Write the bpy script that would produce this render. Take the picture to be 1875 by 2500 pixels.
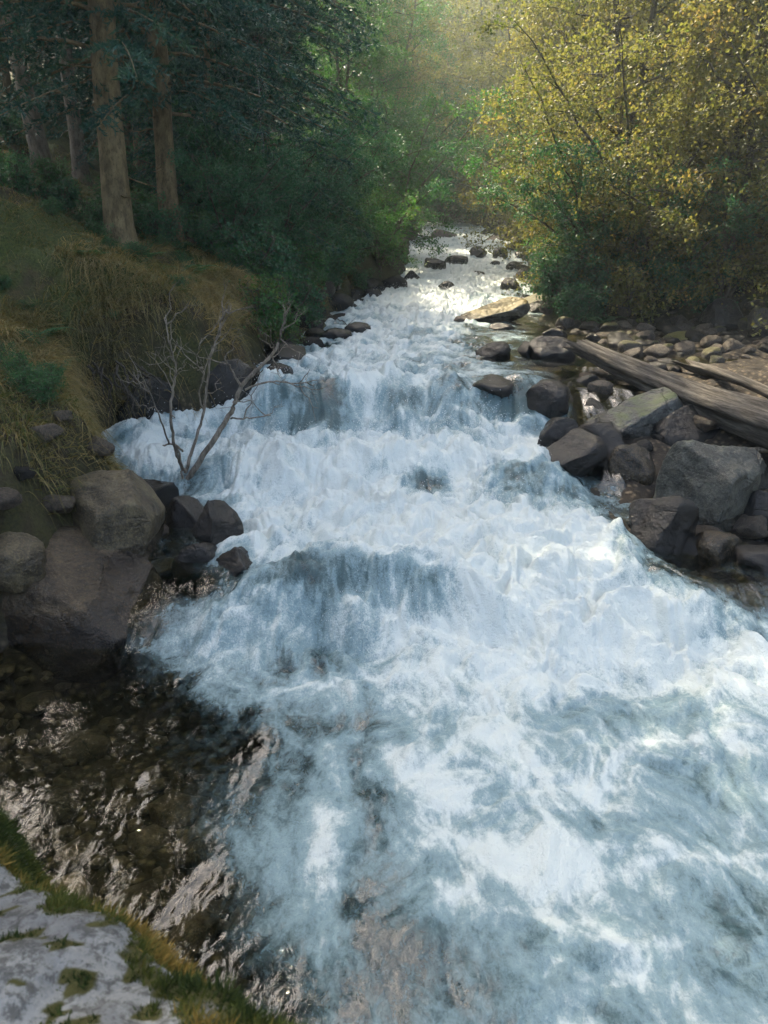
import bpy, bmesh, math, random
import numpy as np
from mathutils import Vector, Matrix

R = math.radians
for o in list(bpy.data.objects):
    bpy.data.objects.remove(o)
SC = bpy.context.scene
COL = SC.collection

# ------------------------------------------------------------------ camera
CAM_Z, PITCH = 2.2, 18.0
cam_d = bpy.data.cameras.new('camera')
cam = bpy.data.objects.new('camera', cam_d)
COL.objects.link(cam)
cam.location = (0, 0, CAM_Z)
cam.rotation_euler = (R(90 - PITCH), 0, 0)
cam_d.sensor_fit = 'VERTICAL'
cam_d.sensor_height = 36
cam_d.lens = 26.2
cam_d.clip_start = 0.05
cam_d.clip_end = 2000
cam_d.dof.use_dof = True
cam_d.dof.focus_distance = 7.0
cam_d.dof.aperture_fstop = 6.3
SC.camera = cam

# ------------------------------------------------------------------ sky, sun, exposure
SUN_AZ, SUN_EL = -28.0, 51.0          # degrees right of straight ahead, above the horizon
w = bpy.data.worlds.new('World'); SC.world = w; w.use_nodes = True
nt = w.node_tree
bg = nt.nodes['Background']
sky = nt.nodes.new('ShaderNodeTexSky'); sky.sky_type = 'NISHITA'; sky.sun_disc = False
sky.sun_elevation = R(SUN_EL); sky.sun_rotation = R(SUN_AZ)
sky.air_density = 1.0; sky.dust_density = 5.0; sky.ozone_density = 0.3
nt.links.new(sky.outputs[0], bg.inputs[0]); bg.inputs[1].default_value = 0.15
sd = bpy.data.lights.new('sun', 'SUN'); sd.energy = 5.0; sd.angle = R(0.5); sd.color = (1, .86, .62)
sun = bpy.data.objects.new('sun', sd); COL.objects.link(sun)
_sv = Vector((math.sin(R(SUN_AZ)) * math.cos(R(SUN_EL)), math.cos(R(SUN_AZ)) * math.cos(R(SUN_EL)), math.sin(R(SUN_EL))))
sun.rotation_euler = _sv.to_track_quat('Z', 'Y').to_euler()
sun.location = (0, 0, 30)
SC.view_settings.view_transform = 'Standard'
SC.view_settings.look = 'None'
SC.view_settings.exposure = 1.72
SC.view_settings.gamma = 1
SC.render.engine = 'CYCLES'
SC.cycles.max_bounces = 6
SC.cycles.diffuse_bounces = 3
SC.cycles.glossy_bounces = 2
SC.cycles.use_adaptive_sampling = True
SC.cycles.adaptive_threshold = .03
SC.cycles.transmission_bounces = 4
SC.cycles.transparent_max_bounces = 8
SC.cycles.use_denoising = True
SC.cycles.sample_clamp_indirect = 6

# ------------------------------------------------------------------ numeric helpers
_rs = np.random.RandomState(7)
PERM = np.concatenate([_rs.permutation(256)] * 3).astype(np.int32)
_g2 = np.array([(math.cos(a), math.sin(a)) for a in np.linspace(0, 2 * math.pi, 17)[:16]], dtype=np.float32)
_g3 = _rs.normal(size=(64, 3)); _g3 = (_g3 / np.linalg.norm(_g3, axis=1)[:, None]).astype(np.float32)

def pn2(x, y, seed=0):
    x = np.asarray(x, np.float32) + seed * 17.31; y = np.asarray(y, np.float32) + seed * 5.77
    xf = np.floor(x); yf = np.floor(y)
    xi = xf.astype(np.int32) & 255; yi = yf.astype(np.int32) & 255
    u = x - xf; v = y - yf
    su = u * u * u * (u * (u * 6 - 15) + 10); sv = v * v * v * (v * (v * 6 - 15) + 10)
    def g(ix, iy, dx, dy):
        h = _g2[PERM[PERM[ix] + iy] & 15]
        return h[..., 0] * dx + h[..., 1] * dy
    a = g(xi, yi, u, v); b = g(xi + 1, yi, u - 1, v)
    c = g(xi, yi + 1, u, v - 1); d = g(xi + 1, yi + 1, u - 1, v - 1)
    return 1.5 * ((a + su * (b - a)) * (1 - sv) + (c + su * (d - c)) * sv)

def pn3(x, y, z, seed=0):
    x = np.asarray(x, np.float32) + seed * 17.31; y = np.asarray(y, np.float32) + seed * 5.77; z = np.asarray(z, np.float32) + seed * 9.13
    xf = np.floor(x); yf = np.floor(y); zf = np.floor(z)
    xi = xf.astype(np.int32) & 255; yi = yf.astype(np.int32) & 255; zi = zf.astype(np.int32) & 255
    u = x - xf; v = y - yf; t = z - zf
    su = u * u * (3 - 2 * u); sv = v * v * (3 - 2 * v); st = t * t * (3 - 2 * t)
    out = 0
    for i in (0, 1):
        for j in (0, 1):
            for k in (0, 1):
                h = _g3[PERM[PERM[PERM[xi + i] + yi + j] + zi + k] & 63]
                d = h[..., 0] * (u - i) + h[..., 1] * (v - j) + h[..., 2] * (t - k)
                out = out + d * (su if i else 1 - su) * (sv if j else 1 - sv) * (st if k else 1 - st)
    return 1.6 * out

def fbm2(x, y, o=4, seed=0, gain=.5):
    s = 0; a = 1; f = 1
    for i in range(o):
        s = s + a * pn2(x * f, y * f, seed + i * 3); a *= gain; f *= 2.03
    return s

def fbm3(x, y, z, o=4, seed=0, gain=.5):
    s = 0; a = 1; f = 1
    for i in range(o):
        s = s + a * pn3(x * f, y * f, z * f, seed + i * 3); a *= gain; f *= 2.03
    return s

def sst(a, b, x):
    t = np.clip((x - a) / (b - a), 0, 1)
    return t * t * (3 - 2 * t)

# ------------------------------------------------------------------ object helpers
def tag(o, label=None, cat=None, group=None, kind=None):
    if label: o['label'] = label
    if cat: o['category'] = cat
    if group: o['group'] = group
    if kind: o['kind'] = kind
    return o

def link(name, data, parent=None, loc=None):
    o = bpy.data.objects.new(name, data); COL.objects.link(o)
    if parent: o.parent = parent
    if loc is not None: o.location = loc
    return o

def empty(name, loc, rz=0, s=1):
    o = link(name, None, None, loc); o.rotation_euler = (0, 0, rz); o.scale = (s, s, s); o.empty_display_size = .1
    return o

def mesh_np(name, V, F, mat=None, smooth=True, attrs=None):
    V = np.ascontiguousarray(V, np.float32); F = np.ascontiguousarray(F, np.int32)
    me = bpy.data.meshes.new(name)
    k = F.shape[1]; n = len(F)
    me.vertices.add(len(V)); me.vertices.foreach_set('co', V.ravel())
    me.loops.add(n * k); me.loops.foreach_set('vertex_index', F.ravel())
    me.polygons.add(n)
    me.polygons.foreach_set('loop_start', np.arange(0, n * k, k, dtype=np.int32))
    me.polygons.foreach_set('loop_total', np.full(n, k, np.int32))
    me.polygons.foreach_set('use_smooth', np.full(n, smooth, bool))
    for an, av in (attrs or {}).items():
        a = me.attributes.new(an, 'FLOAT', 'POINT'); a.data.foreach_set('value', np.ascontiguousarray(av, np.float32))
    me.update(calc_edges=True)
    if mat: me.materials.append(mat)
    return me

class Tubes:
    """tapered tubes collected into one mesh"""
    def __init__(self): self.V = []; self.F = []; self.n = 0
    def add(self, pts, rad, k=6, cap=True):
        P = np.array(pts, float); n = len(P)
        rad = np.array(rad, float) * np.ones(n)
        T = np.gradient(P, axis=0); T /= np.linalg.norm(T, axis=1)[:, None] + 1e-9
        ref = np.array((.31, .17, .93)) if abs(T[0][2]) < .9 else np.array((.93, .2, .1))
        A = np.cross(T, ref); A /= np.linalg.norm(A, axis=1)[:, None] + 1e-9
        B = np.cross(T, A)
        ang = np.linspace(0, 2 * math.pi, k, endpoint=False)
        ring = A[:, None, :] * np.cos(ang)[None, :, None] + B[:, None, :] * np.sin(ang)[None, :, None]
        self.V.append((P[:, None, :] + ring * rad[:, None, None]).reshape(-1, 3))
        i = np.arange(n - 1)[:, None] * k; j = np.arange(k)[None, :]; j2 = (j + 1) % k
        q = np.stack([i + j, i + j2, i + k + j2, i + k + j], -1).reshape(-1, 4) + self.n
        self.F.append(q); self.n += n * k
    def mesh(self, name, mat):
        return mesh_np(name, np.concatenate(self.V), np.concatenate(self.F), mat)

# ------------------------------------------------------------------ materials
class NT:
    def __init__(self, name):
        self.m = bpy.data.materials.new(name); self.m.use_nodes = True
        self.t = self.m.node_tree; self.t.nodes.clear()
        self.out = self.n('OutputMaterial')
    def n(self, kind, **kw):
        nd = self.t.nodes.new('ShaderNode' + kind)
        for k, v in kw.items(): setattr(nd, k, v)
        return nd
    def l(self, a, b): self.t.links.new(a, b)
    def set(self, sock, v):
        if hasattr(v, 'links') or hasattr(v, 'is_output'): self.l(v, sock)
        elif isinstance(v, (tuple, list)) and len(v) == 3 and sock.type == 'RGBA': sock.default_value = (*v, 1)
        else: sock.default_value = v
    def noise(self, scale, vec=None, detail=4, rough=.55, dist=0):
        nd = self.n('TexNoise'); nd.inputs['Scale'].default_value = scale; nd.inputs['Detail'].default_value = detail
        nd.inputs['Roughness'].default_value = rough; nd.inputs['Distortion'].default_value = dist
        if vec is not None: self.l(vec, nd.inputs['Vector'])
        return nd.outputs['Fac']
    def coord(self, which='Object', scale=None):
        c = self.n('TexCoord').outputs[which]
        if scale:
            mp = self.n('Mapping'); mp.inputs['Scale'].default_value = scale; self.l(c, mp.inputs['Vector']); c = mp.outputs[0]
        return c
    def pos(self, scale=None):
        c = self.n('NewGeometry').outputs['Position']
        if scale:
            mp = self.n('Mapping'); mp.inputs['Scale'].default_value = scale; self.l(c, mp.inputs['Vector']); c = mp.outputs[0]
        return c
    def attr(self, name): 
        a = self.n('Attribute'); a.attribute_name = name; return a.outputs['Fac']
    def ramp(self, fac, a, b, lo=0., hi=1.):
        m = self.n('MapRange'); m.interpolation_type = 'SMOOTHSTEP'
        self.set(m.inputs[0], fac); m.inputs[1].default_value = a; m.inputs[2].default_value = b
        m.inputs[3].default_value = lo; m.inputs[4].default_value = hi
        return m.outputs[0]
    def math(self, op, a, b=0.):
        m = self.n('Math', operation=op); self.set(m.inputs[0], a); self.set(m.inputs[1], b); return m.outputs[0]
    def mix(self, fac, a, b, mode='MIX'):
        m = self.n('Mix', data_type='RGBA', blend_type=mode)
        self.set(m.inputs[0], fac); self.set(m.inputs[6], a); self.set(m.inputs[7], b); return m.outputs[2]
    def bump(self, h, strength=.5, dist=.02, nrm=None):
        b = self.n('Bump'); b.inputs['Strength'].default_value = strength; b.inputs['Distance'].default_value = dist
        self.l(h, b.inputs['Height'])
        if nrm is not None: self.l(nrm, b.inputs['Normal'])
        return b.outputs[0]
    def princ(self, col, rough=.7, spec=.5, nrm=None):
        p = self.n('BsdfPrincipled'); self.set(p.inputs['Base Color'], col); self.set(p.inputs['Roughness'], rough)
        self.set(p.inputs['Specular IOR Level'], spec)
        if nrm is not None: self.l(nrm, p.inputs['Normal'])
        return p
    def done(self, sh):
        self.l(sh, self.out.inputs[0]); return self.m

def normal_z(t):
    s = t.n('SeparateXYZ'); t.l(t.n('NewGeometry').outputs['Normal'], s.inputs[0]); return s.outputs[2]

def m_rock(name, dark, light, moss=.0, mosscol=(.05, .07, .015), rough=.6, wetattr=False, scale=1.):
    t = NT(name); c = t.coord('Object')
    if not wetattr:
        rnd = t.n('ObjectInfo').outputs['Random']
        va = t.n('VectorMath', operation='ADD'); t.l(c, va.inputs[0])
        cb = t.n('CombineXYZ'); t.l(t.math('MULTIPLY', rnd, 37.), cb.inputs[0]); t.l(cb.outputs[0], va.inputs[1]); c = va.outputs[0]
    n0 = t.noise(1.1 * scale, c, 4, .6, 1.2); n1 = t.noise(2.6 * scale, c, 7, .66, .8); n2 = t.noise(14 * scale, c, 5, .65); n3 = t.noise(60 * scale, c, 5, .7); n4 = t.noise(210 * scale, c, 2, .6)
    col = t.mix(t.ramp(n1, .36, .64), dark, light)
    col = t.mix(t.ramp(n0, .52, .66, 0, .6), col, tuple(x * .55 for x in dark))
    col = t.mix(t.ramp(n2, .35, .7, 0, .55), col, tuple(x * .45 for x in dark))
    col = t.mix(t.ramp(n3, .52, .66, 0, .5), col, tuple(min(1, x * 1.45) for x in light))
    col = t.mix(t.ramp(n3, .48, .36, 0, .6), col, tuple(x * .4 for x in dark))
    col = t.mix(t.ramp(n4, .58, .7, 0, .45), col, tuple(min(1, x * 1.8) for x in light))
    vw = t.n('VectorMath', operation='ADD'); t.l(c, vw.inputs[0]); nn = t.n('TexNoise'); nn.inputs['Scale'].default_value = 2.5 * scale; nn.inputs['Detail'].default_value = 5; t.l(c, nn.inputs['Vector'])
    vs_ = t.n('VectorMath', operation='SCALE'); vs_.inputs[3].default_value = .55 / scale; t.l(nn.outputs['Color'], vs_.inputs[0]); t.l(vs_.outputs[0], vw.inputs[1])
    vo = t.n('TexVoronoi', feature='DISTANCE_TO_EDGE'); vo.inputs['Scale'].default_value = 2.1 * scale; t.l(vw.outputs[0], vo.inputs['Vector'])
    ck = t.math('MULTIPLY', t.ramp(vo.outputs['Distance'], .0, .035, 1., 0.), t.ramp(n0, .45, .58))
    col = t.mix(t.math('MULTIPLY', ck, .7), col, tuple(x * .3 for x in dark))
    r = rough
    if moss > 0:
        nz = normal_z(t)
        mm = t.ramp(t.math('ADD', t.math('MULTIPLY', nz, .6), t.math('MULTIPLY', n1, .9)), 1.12 - moss, 1.3 - moss)
        mcol = t.mix(n3, mosscol, tuple(x * 2.2 for x in mosscol))
        col = t.mix(mm, col, mcol)
    if wetattr:
        wv = t.attr('wet')
        wv = t.ramp(t.math('ADD', wv, t.math('MULTIPLY', t.math('SUBTRACT', n2, .5), .7)), .3, .6)
        col = t.mix(wv, col, t.mix(1., col, (.42, .40, .38), 'MULTIPLY'))
        m = t.n('Mix'); t.l(wv, m.inputs[0]); m.inputs[2].default_value = rough; m.inputs[3].default_value = .22; r = m.outputs[0]
    b = t.bump(t.math('SUBTRACT', n1, t.math('MULTIPLY', ck, .25)), .8, .09 / scale); b = t.bump(n2, .8, .04 / scale, b); b = t.bump(n3, .7, .011 / scale, b)
    return t.done(t.princ(col, r, .5, b).outputs[0])

def m_leaf(name, a, b, c, trans=.5, tint=(1.3, 1.25, .6)):
    t = NT(name); rn = t.attr('rnd'); ob = t.n('ObjectInfo').outputs['Random']
    v = t.math('ADD', t.math('MULTIPLY', rn, .8), t.math('MULTIPLY', ob, .2))
    col = t.mix(t.ramp(v, .1, .55), a, b); col = t.mix(t.ramp(v, .6, .95), col, c)
    p = t.princ(col, .5, .35)
    tr = t.n('BsdfTranslucent'); t.l(t.mix(1., col, tint, 'MULTIPLY'), tr.inputs[0])
    mx = t.n('MixShader'); mx.inputs[0].default_value = trans
    t.l(p.outputs[0], mx.inputs[1]); t.l(tr.outputs[0], mx.inputs[2])
    return t.done(mx.outputs[0])

def m_bark(name, dark, light, sz=(14, 14, 3), moss=0.):
    t = NT(name); c = t.coord('Object', sz)
    n1 = t.noise(1., c, 6, .65, .3); n2 = t.noise(5., c, 4, .6); lo = t.noise(.8, t.coord('Object'), 3)
    col = t.mix(t.ramp(n1, .32, .68), dark, light)
    col = t.mix(t.ramp(n2, .5, .7, 0, .6), col, tuple(x * .4 for x in dark))
    if moss: col = t.mix(t.ramp(lo, .62 - moss * .2, .72 - moss * .1, 0, .8), col, (.05, .06, .015))
    b = t.bump(n1, .8, .02); b = t.bump(n2, .6, .008, b)
    return t.done(t.princ(col, .85, .2, b).outputs[0])

M = {}
M['stone'] = m_rock('stone_dry', (.042, .032, .023), (.15, .115, .08), scale=1.6)
M['stone_wet'] = m_rock('stone_wet', (.010, .009, .007), (.032, .027, .021), rough=.25, scale=1.6)
M['stone_moss'] = m_rock('stone_mossy', (.05, .042, .035), (.14, .12, .09), moss=.42, mosscol=(.06, .055, .014), scale=1.4)
M['boulder'] = m_rock('boulder', (.032, .024, .013), (.17, .132, .07), rough=.55, wetattr=True)
M['boulder_brown'] = m_rock('boulder_brown', (.028, .019, .010), (.115, .08, .042), rough=.5, wetattr=True)
M['slab'] = m_rock('slab', (.06, .055, .045), (.20, .185, .155), moss=.34, mosscol=(.10, .075, .018), rough=.5, wetattr=True)
M['boulder_grey'] = m_rock('boulder_grey', (.030, .030, .023), (.115, .112, .088), rough=.5, wetattr=True, moss=.12, mosscol=(.05, .055, .02))
M['boulder_moss'] = m_rock('boulder_mossy', (.05, .05, .045), (.14, .14, .12), moss=.22, rough=.42, wetattr=True, mosscol=(.05, .065, .02))
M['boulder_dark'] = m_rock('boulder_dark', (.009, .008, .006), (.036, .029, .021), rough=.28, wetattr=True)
M['bark_spruce'] = m_bark('bark_spruce', (.09, .068, .036), (.225, .172, .092), (11, 11, 5))
M['bark_pale'] = m_bark('bark_pale', (.09, .075, .055), (.25, .21, .16), (11, 11, 5))
M['bark_alder'] = m_bark('bark_alder', (.05, .042, .03), (.13, .11, .08), (12, 12, 4), .5)
M['bark_birch'] = m_bark('bark_birch', (.08, .08, .07), (.30, .30, .27), (8, 8, 14), .2)
M['dead_wood'] = m_bark('dead_wood', (.095, .08, .062), (.30, .255, .205), (30, 30, 5))
M['twig_dark'] = m_bark('twig_dark', (.035, .03, .024), (.09, .075, .06), (30, 30, 8))
M['log'] = m_bark('weathered_log', (.035, .030, .025), (.14, .125, .105), (2.5, 30, 30))
M['leaf_gold'] = m_leaf('leaf_gold', (.07, .105, .03), (.165, .17, .06), (.26, .195, .08), .52, (1.35, 1.3, .7))
M['leaf_green'] = m_leaf('leaf_green', (.03, .105, .045), (.06, .145, .05), (.14, .17, .045), .45, (1.1, 1.4, .5))
M['leaf_dark'] = m_leaf('leaf_dark', (.026, .092, .052), (.048, .125, .06), (.10, .16, .055), .35, (1., 1.4, .8))
M['needle'] = m_leaf('spruce_needle', (.012, .054, .040), (.022, .078, .054), (.05, .105, .05), .2, (1., 1.3, .8))
M['grass'] = m_leaf('bank_grass', (.07, .105, .025), (.20, .16, .06), (.38, .28, .12), .4, (1.2, 1.1, .7))
M['fern'] = m_leaf('fern', (.035, .10, .045), (.06, .14, .06), (.10, .16, .06), .4, (1.1, 1.3, .6))

def m_ground():
    t = NT('ground'); p = t.pos(); bed = t.attr('bed')
    n1 = t.noise(.9, p, 6, .6); n2 = t.noise(6, p, 6, .65, .5); n3 = t.noise(45, p, 4, .6)
    v = t.n('TexVoronoi'); v.inputs['Scale'].default_value = 16; t.l(p, v.inputs['Vector'])
    soil = t.mix(t.ramp(n2, .3, .7), (.03, .022, .014), (.085, .058, .032))
    moss = t.mix(t.ramp(n3, .3, .7), (.026, .038, .010), (.085, .095, .024))
    straw = t.mix(n3, (.09, .07, .03), (.16, .12, .055))
    g = t.mix(t.ramp(n1, .34, .50), soil, moss); g = t.mix(t.ramp(n2, .58, .75, 0, .7), g, straw)
    peb = t.mix(t.ramp(v.outputs['Distance'], .0, .5), t.mix(v.outputs['Color'], (.10, .08, .05), (.19, .15, .10)), (.03, .024, .018))
    g = t.mix(t.math('MULTIPLY', t.attr('earth'), t.ramp(n2, .25, .6, 1., .6)), g, t.mix(n3, (.016, .012, .008), (.05, .036, .022)))
    col = t.mix(bed, g, peb)
    b = t.bump(n2, .6, .08); b = t.bump(n3, .6, .02, b)
    return t.done(t.princ(col, .85, .25, b).outputs[0])
M['ground'] = m_ground()

def m_water():
    t = NT('stream_water'); p = t.pos()
    foam = t.attr('foam'); milk = t.attr('milk')
    st = t.noise(1., t.pos((26, 17, 24)), 6, .68, .7)
    fine = t.noise(1., t.pos((110, 75, 100)), 4, .65, .4)
    rip = t.noise(1., t.pos((13, 9, 12)), 4, .55, 1.0)
    cr = t.ramp(t.attr('crisp'), 0., 1., .72, 1.)
    ff = t.math('ADD', foam, t.math('MULTIPLY', cr, t.math('ADD', t.math('MULTIPLY', t.math('SUBTRACT', st, .5), .6), t.math('MULTIPLY', t.math('SUBTRACT', fine, .5), .60))))
    c1 = t.mix(t.ramp(ff, .12, .52), (.045, .098, .108), (.215, .315, .338))
    col = t.mix(t.ramp(ff, .48, .88), c1, (.62, .675, .65))
    nb = t.bump(st, .5, .045); nb = t.bump(fine, .7, .010, nb)
    op = t.princ(col, .38, .5, nb)
    rb = t.bump(rip, .13, .07); rb = t.bump(fine, .04, .005, rb)
    tr = t.n('BsdfTransparent'); tr.inputs[0].default_value = (.80, .80, .60, 1)
    gl = t.n('BsdfGlossy'); gl.inputs['Roughness'].default_value = .05; gl.inputs[0].default_value = (1, 1, 1, 1); t.l(rb, gl.inputs['Normal'])
    fr = t.n('Fresnel'); fr.inputs[0].default_value = 1.6; t.l(rb, fr.inputs['Normal'])
    cl = t.n('MixShader'); mf = t.math('MULTIPLY', fr.outputs[0], .85); mf.node.use_clamp = True; t.l(mf, cl.inputs[0]); t.l(tr.outputs[0], cl.inputs[1]); t.l(gl.outputs[0], cl.inputs[2])
    mx = t.n('MixShader')
    mk = t.math('ADD', milk, t.math('MULTIPLY', t.math('SUBTRACT', st, .5), .5))
    t.l(t.ramp(mk, .09, .58), mx.inputs[0]); t.l(cl.outputs[0], mx.inputs[1]); t.l(op.outputs[0], mx.inputs[2])
    return t.done(mx.outputs[0])
M['water'] = m_water()

def m_drop():
    t = NT('spray'); return t.done(t.princ((.78, .82, .82), .25, .6).outputs[0])
M['drop'] = m_drop()

def m_lichen():
    t = NT('lichen_rock'); c = t.coord('Object')
    n1 = t.noise(5, c, 6, .62, .2); n2 = t.noise(30, c, 6, .75, .1); n3 = t.noise(150, c, 4, .65)
    col = t.mix(t.ramp(n1, .35, .65), (.11, .115, .12), (.21, .22, .22))
    col = t.mix(t.ramp(n2, .46, .60, 0, .85), col, (.05, .052, .05))
    col = t.mix(t.ramp(n3, .56, .7, 0, .7), col, (.04, .04, .036))
    col = t.mix(t.ramp(n2, .28, .40, .6, 0), col, (.26, .27, .27))
    ms = t.ramp(t.math('ADD', t.attr('moss'), t.math('MULTIPLY', t.math('SUBTRACT', n2, .5), .6)), .40, .80)
    col = t.mix(ms, col, (.045, .045, .012))
    b = t.bump(n1, .5, .05); b = t.bump(n2, .6, .015, b); b = t.bump(n3, .6, .004, b)
    return t.done(t.princ(col, .85, .25, b).outputs[0])
M['lichen'] = m_lichen()
def m_moss():
    t = NT('moss'); rn = t.attr('rnd')
    col = t.mix(t.ramp(rn, .1, .45), (.025, .042, .010), (.07, .085, .018))
    col = t.mix(t.ramp(rn, .5, .95), col, (.27, .18, .045))
    p = t.princ(col, .8, .2); tr = t.n('BsdfTranslucent'); t.l(col, tr.inputs[0])
    mx = t.n('MixShader'); mx.inputs[0].default_value = .3; t.l(p.outputs[0], mx.inputs[1]); t.l(tr.outputs[0], mx.inputs[2])
    return t.done(mx.outputs[0])
M['moss'] = m_moss()

# ------------------------------------------------------------------ the lie of the land
_pd = np.array([-8, 0, 3.7, 4.0, 4.25, 4.65, 5.4, 6.15, 6.45, 6.8, 7.15, 7.45, 7.75, 8.05, 9, 10.5, 13, 15, 18, 20, 22, 25, 28, 34, 40, 48, 60, 200])
_pz = np.array([-.35, 0, 0, .02, .12, .27, .30, .36, .52, .62, .64, .75, .95, 1.06, 1.10, 1.17, 1.30, 1.46, 1.75, 1.92, 2.12, 2.45, 2.76, 3.42, 4.02, 4.85, 6.1, 20])
_dd = np.linspace(-8, 200, 20801)
_zz = np.interp(_dd, _pd, _pz)
_k = np.hanning(33); _k /= _k.sum()
_zz = np.convolve(np.pad(_zz, 16, mode='edge'), _k, 'valid')
_k2 = np.hanning(301); _k2 /= _k2.sum()
_zs = np.convolve(np.pad(_zz, 150, mode='edge'), _k2, 'valid')
def prof(d): return np.interp(d, _dd, _zz)
def prof_s(d): return np.interp(d, _dd, _zs)
_ld = [-8, 0, 1, 2, 3, 3.8, 4.5, 5.4, 6.2, 7, 7.35, 7.7, 8.2, 9, 10.5, 13, 16, 18, 20, 24, 30, 40, 48, 60, 200]
_lx = [-2, -1.6, -1.5, -1.8, -2.4, -2.5, -2.0, -1.9, -2.3, -2.9, -2.75, -1.45, -1.4, -1.45, -1.3, -1.1, -.7, -.1, .4, .7, .9, 1.6, .6, -4, -60]
_rd = [-8, 0, 3, 4.3, 4.9, 5.5, 6.2, 7, 8, 9, 10, 11, 12, 13, 15, 20, 24, 30, 40, 48, 60, 200]
_rx = [4, 3.8, 3.4, 2.7, 2.1, 2.0, 1.8, 1.7, 2.0, 2.4, 3.0, 3.2, 2.9, 2.7, 3.0, 3.9, 4.5, 5.0, 5.8, 5.0, 0.5, -55]
def xl(d): return np.interp(d, _ld, _lx)
def xr(d): return np.interp(d, _rd, _rx)
def ground_z(x, d):
    x = np.asarray(x, float); d = np.asarray(d, float)
    L = xl(d) + .18 * pn2(d * .9, d * 0 + 3.3, 1); Rr = xr(d) + .2 * pn2(d * .8, d * 0 + 8.3, 2)
    zw = prof(d); zs = prof_s(d)
    tl = L - x; tr = x - Rr
    e = np.maximum(0, np.minimum(-tl, -tr))
    z = zw - .04 - .42 * sst(0, .8, e)
    zl = zs + np.interp(tl, [0, .10, .35, .75, 1.9, 5, 15, 60, 200], [-.05, .25, .88, 1.1, 1.5, 2.9, 6.5, 15, 22])
    near = np.interp(tr, [0, .4, 1.2, 3, 8, 20, 60, 200], [-.12, -.14, -.10, .30, 1.7, 5, 14, 22])
    bar = np.interp(tr, [0, .5, 2.6, 3.4, 5, 8, 20, 60, 200], [-.05, .0, .04, .35, 1.0, 2.2, 6, 15, 22])
    far = np.interp(tr, [0, .4, 1.2, 3, 8, 20, 60, 200], [-.05, .28, .6, 1.15, 2.6, 6.5, 15, 22])
    wn = sst(7.8, 8.8, d); wf = sst(12.2, 14, d)
    zr = zs + near * (1 - wn) + wn * (bar * (1 - wf) + far * wf)
    z = np.where(tl > 0, np.maximum(zl, zw - .05), z); z = np.where(tr > 0, zr, z)
    out = np.maximum(tl, tr)
    n = fbm2(x * .8, d * .8, 3, 5) * .14 + fbm2(x * 4, d * 4, 3, 9) * .045
    z = z + n * sst(-.1, .5, out) * (1 - .6 * sst(7.8, 8.8, d) * (1 - wf) * (tr > 0) * (tr < 3)) + .03 * fbm2(x * 3, d * 3, 2, 12)
    z = z + 24 * sst(48, 115, d)
    return z

# ray helpers: where the photograph's point (measured on a 1659 x 2212 copy) lies in the valley
_c, _s = math.cos(R(PITCH)), math.sin(R(PITCH))
def ray(px, py):
    X = (px - 829.5) / 1609.4; Y = (1106 - py) / 1609.4
    return np.array((X, _c + Y * _s, -_s + Y * _c))
def at(px, py, d):
    r = ray(px, py); return np.array((0, 0, CAM_Z)) + r * (d / r[1])
def hitf(px, py, f, d0=1.2, d1=60):
    d = np.geomspace(d0, d1, 1500); r = ray(px, py)
    x = r[0] / r[1] * d; z = CAM_Z + r[2] / r[1] * d
    g = f(x, d); k = np.argmax(z <= g) if (z <= g).any() else len(d) - 1
    return np.array((x[k], d[k], g[k]))
def hit(px, py): return hitf(px, py, lambda x, d: prof(d))
def hitg(px, py): return hitf(px, py, lambda x, d: np.maximum(ground_z(x, d), prof(d)))
def px_m(p): return (p[1] * _c + (CAM_Z - p[2]) * _s) / 1609.4      # metres for one such pixel at p

# ------------------------------------------------------------------ ground
def spaced(lo, hi, fine_lo, fine_hi, step, growth):
    a = list(np.arange(fine_lo, fine_hi, step)); s = step
    up = []; v = fine_hi
    while v < hi: up.append(v); s *= growth; v += s
    up.append(hi); dn = []; s = step; v = fine_lo
    while v > lo: s *= growth; v -= s; dn.append(v)
    return np.array(dn[::-1] + a + up)
gx = spaced(-110, 110, -5.5, 7, .055, 1.09)
gd = spaced(-30, 160, 1.0, 16, .055, 1.035)
GX, GD = np.meshgrid(gx, gd)
GZ = ground_z(GX, GD)
nr, nc = GX.shape
idx = np.arange(nr * nc).reshape(nr, nc)
Fq = np.stack([idx[:-1, :-1], idx[:-1, 1:], idx[1:, 1:], idx[1:, :-1]], -1).reshape(-1, 4)
bedm = 1 - sst(-.1, .25, GZ - prof(GD)) 
wf_ = sst(8, 8.8, GD) * (1 - sst(12.5, 13.5, GD)) * (GX > xr(GD)) * (GX < xr(GD) + 3.2)
bedm = np.maximum(bedm, wf_); bedm = np.maximum(bedm, (GD < 8.9) * (GX > xr(GD)) * (1 - sst(2.2, 3.2, GX - xr(GD))))
_tl = xl(GD) - GX
earth = .8 * (_tl > -.2) * (1 - sst(.25, .6, _tl + .25 * pn2(GX * 3, GD * 3, 14) - .9 * sst(5.6, 4.8, GD) * 0)) 
earth = np.maximum(earth, (_tl > 0) * (1 - sst(1.6, 2.4, _tl)) * (1 - sst(5.6, 6.2, GD)))
g = link('ground', mesh_np('ground', np.stack([GX, GD, GZ], -1).reshape(-1, 3), Fq, M['ground'], True, {'bed': bedm.ravel(), 'earth': earth.ravel()}))
tag(g, 'mossy forest floor and stony banks rising from both sides of the stream', kind='structure')

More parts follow.
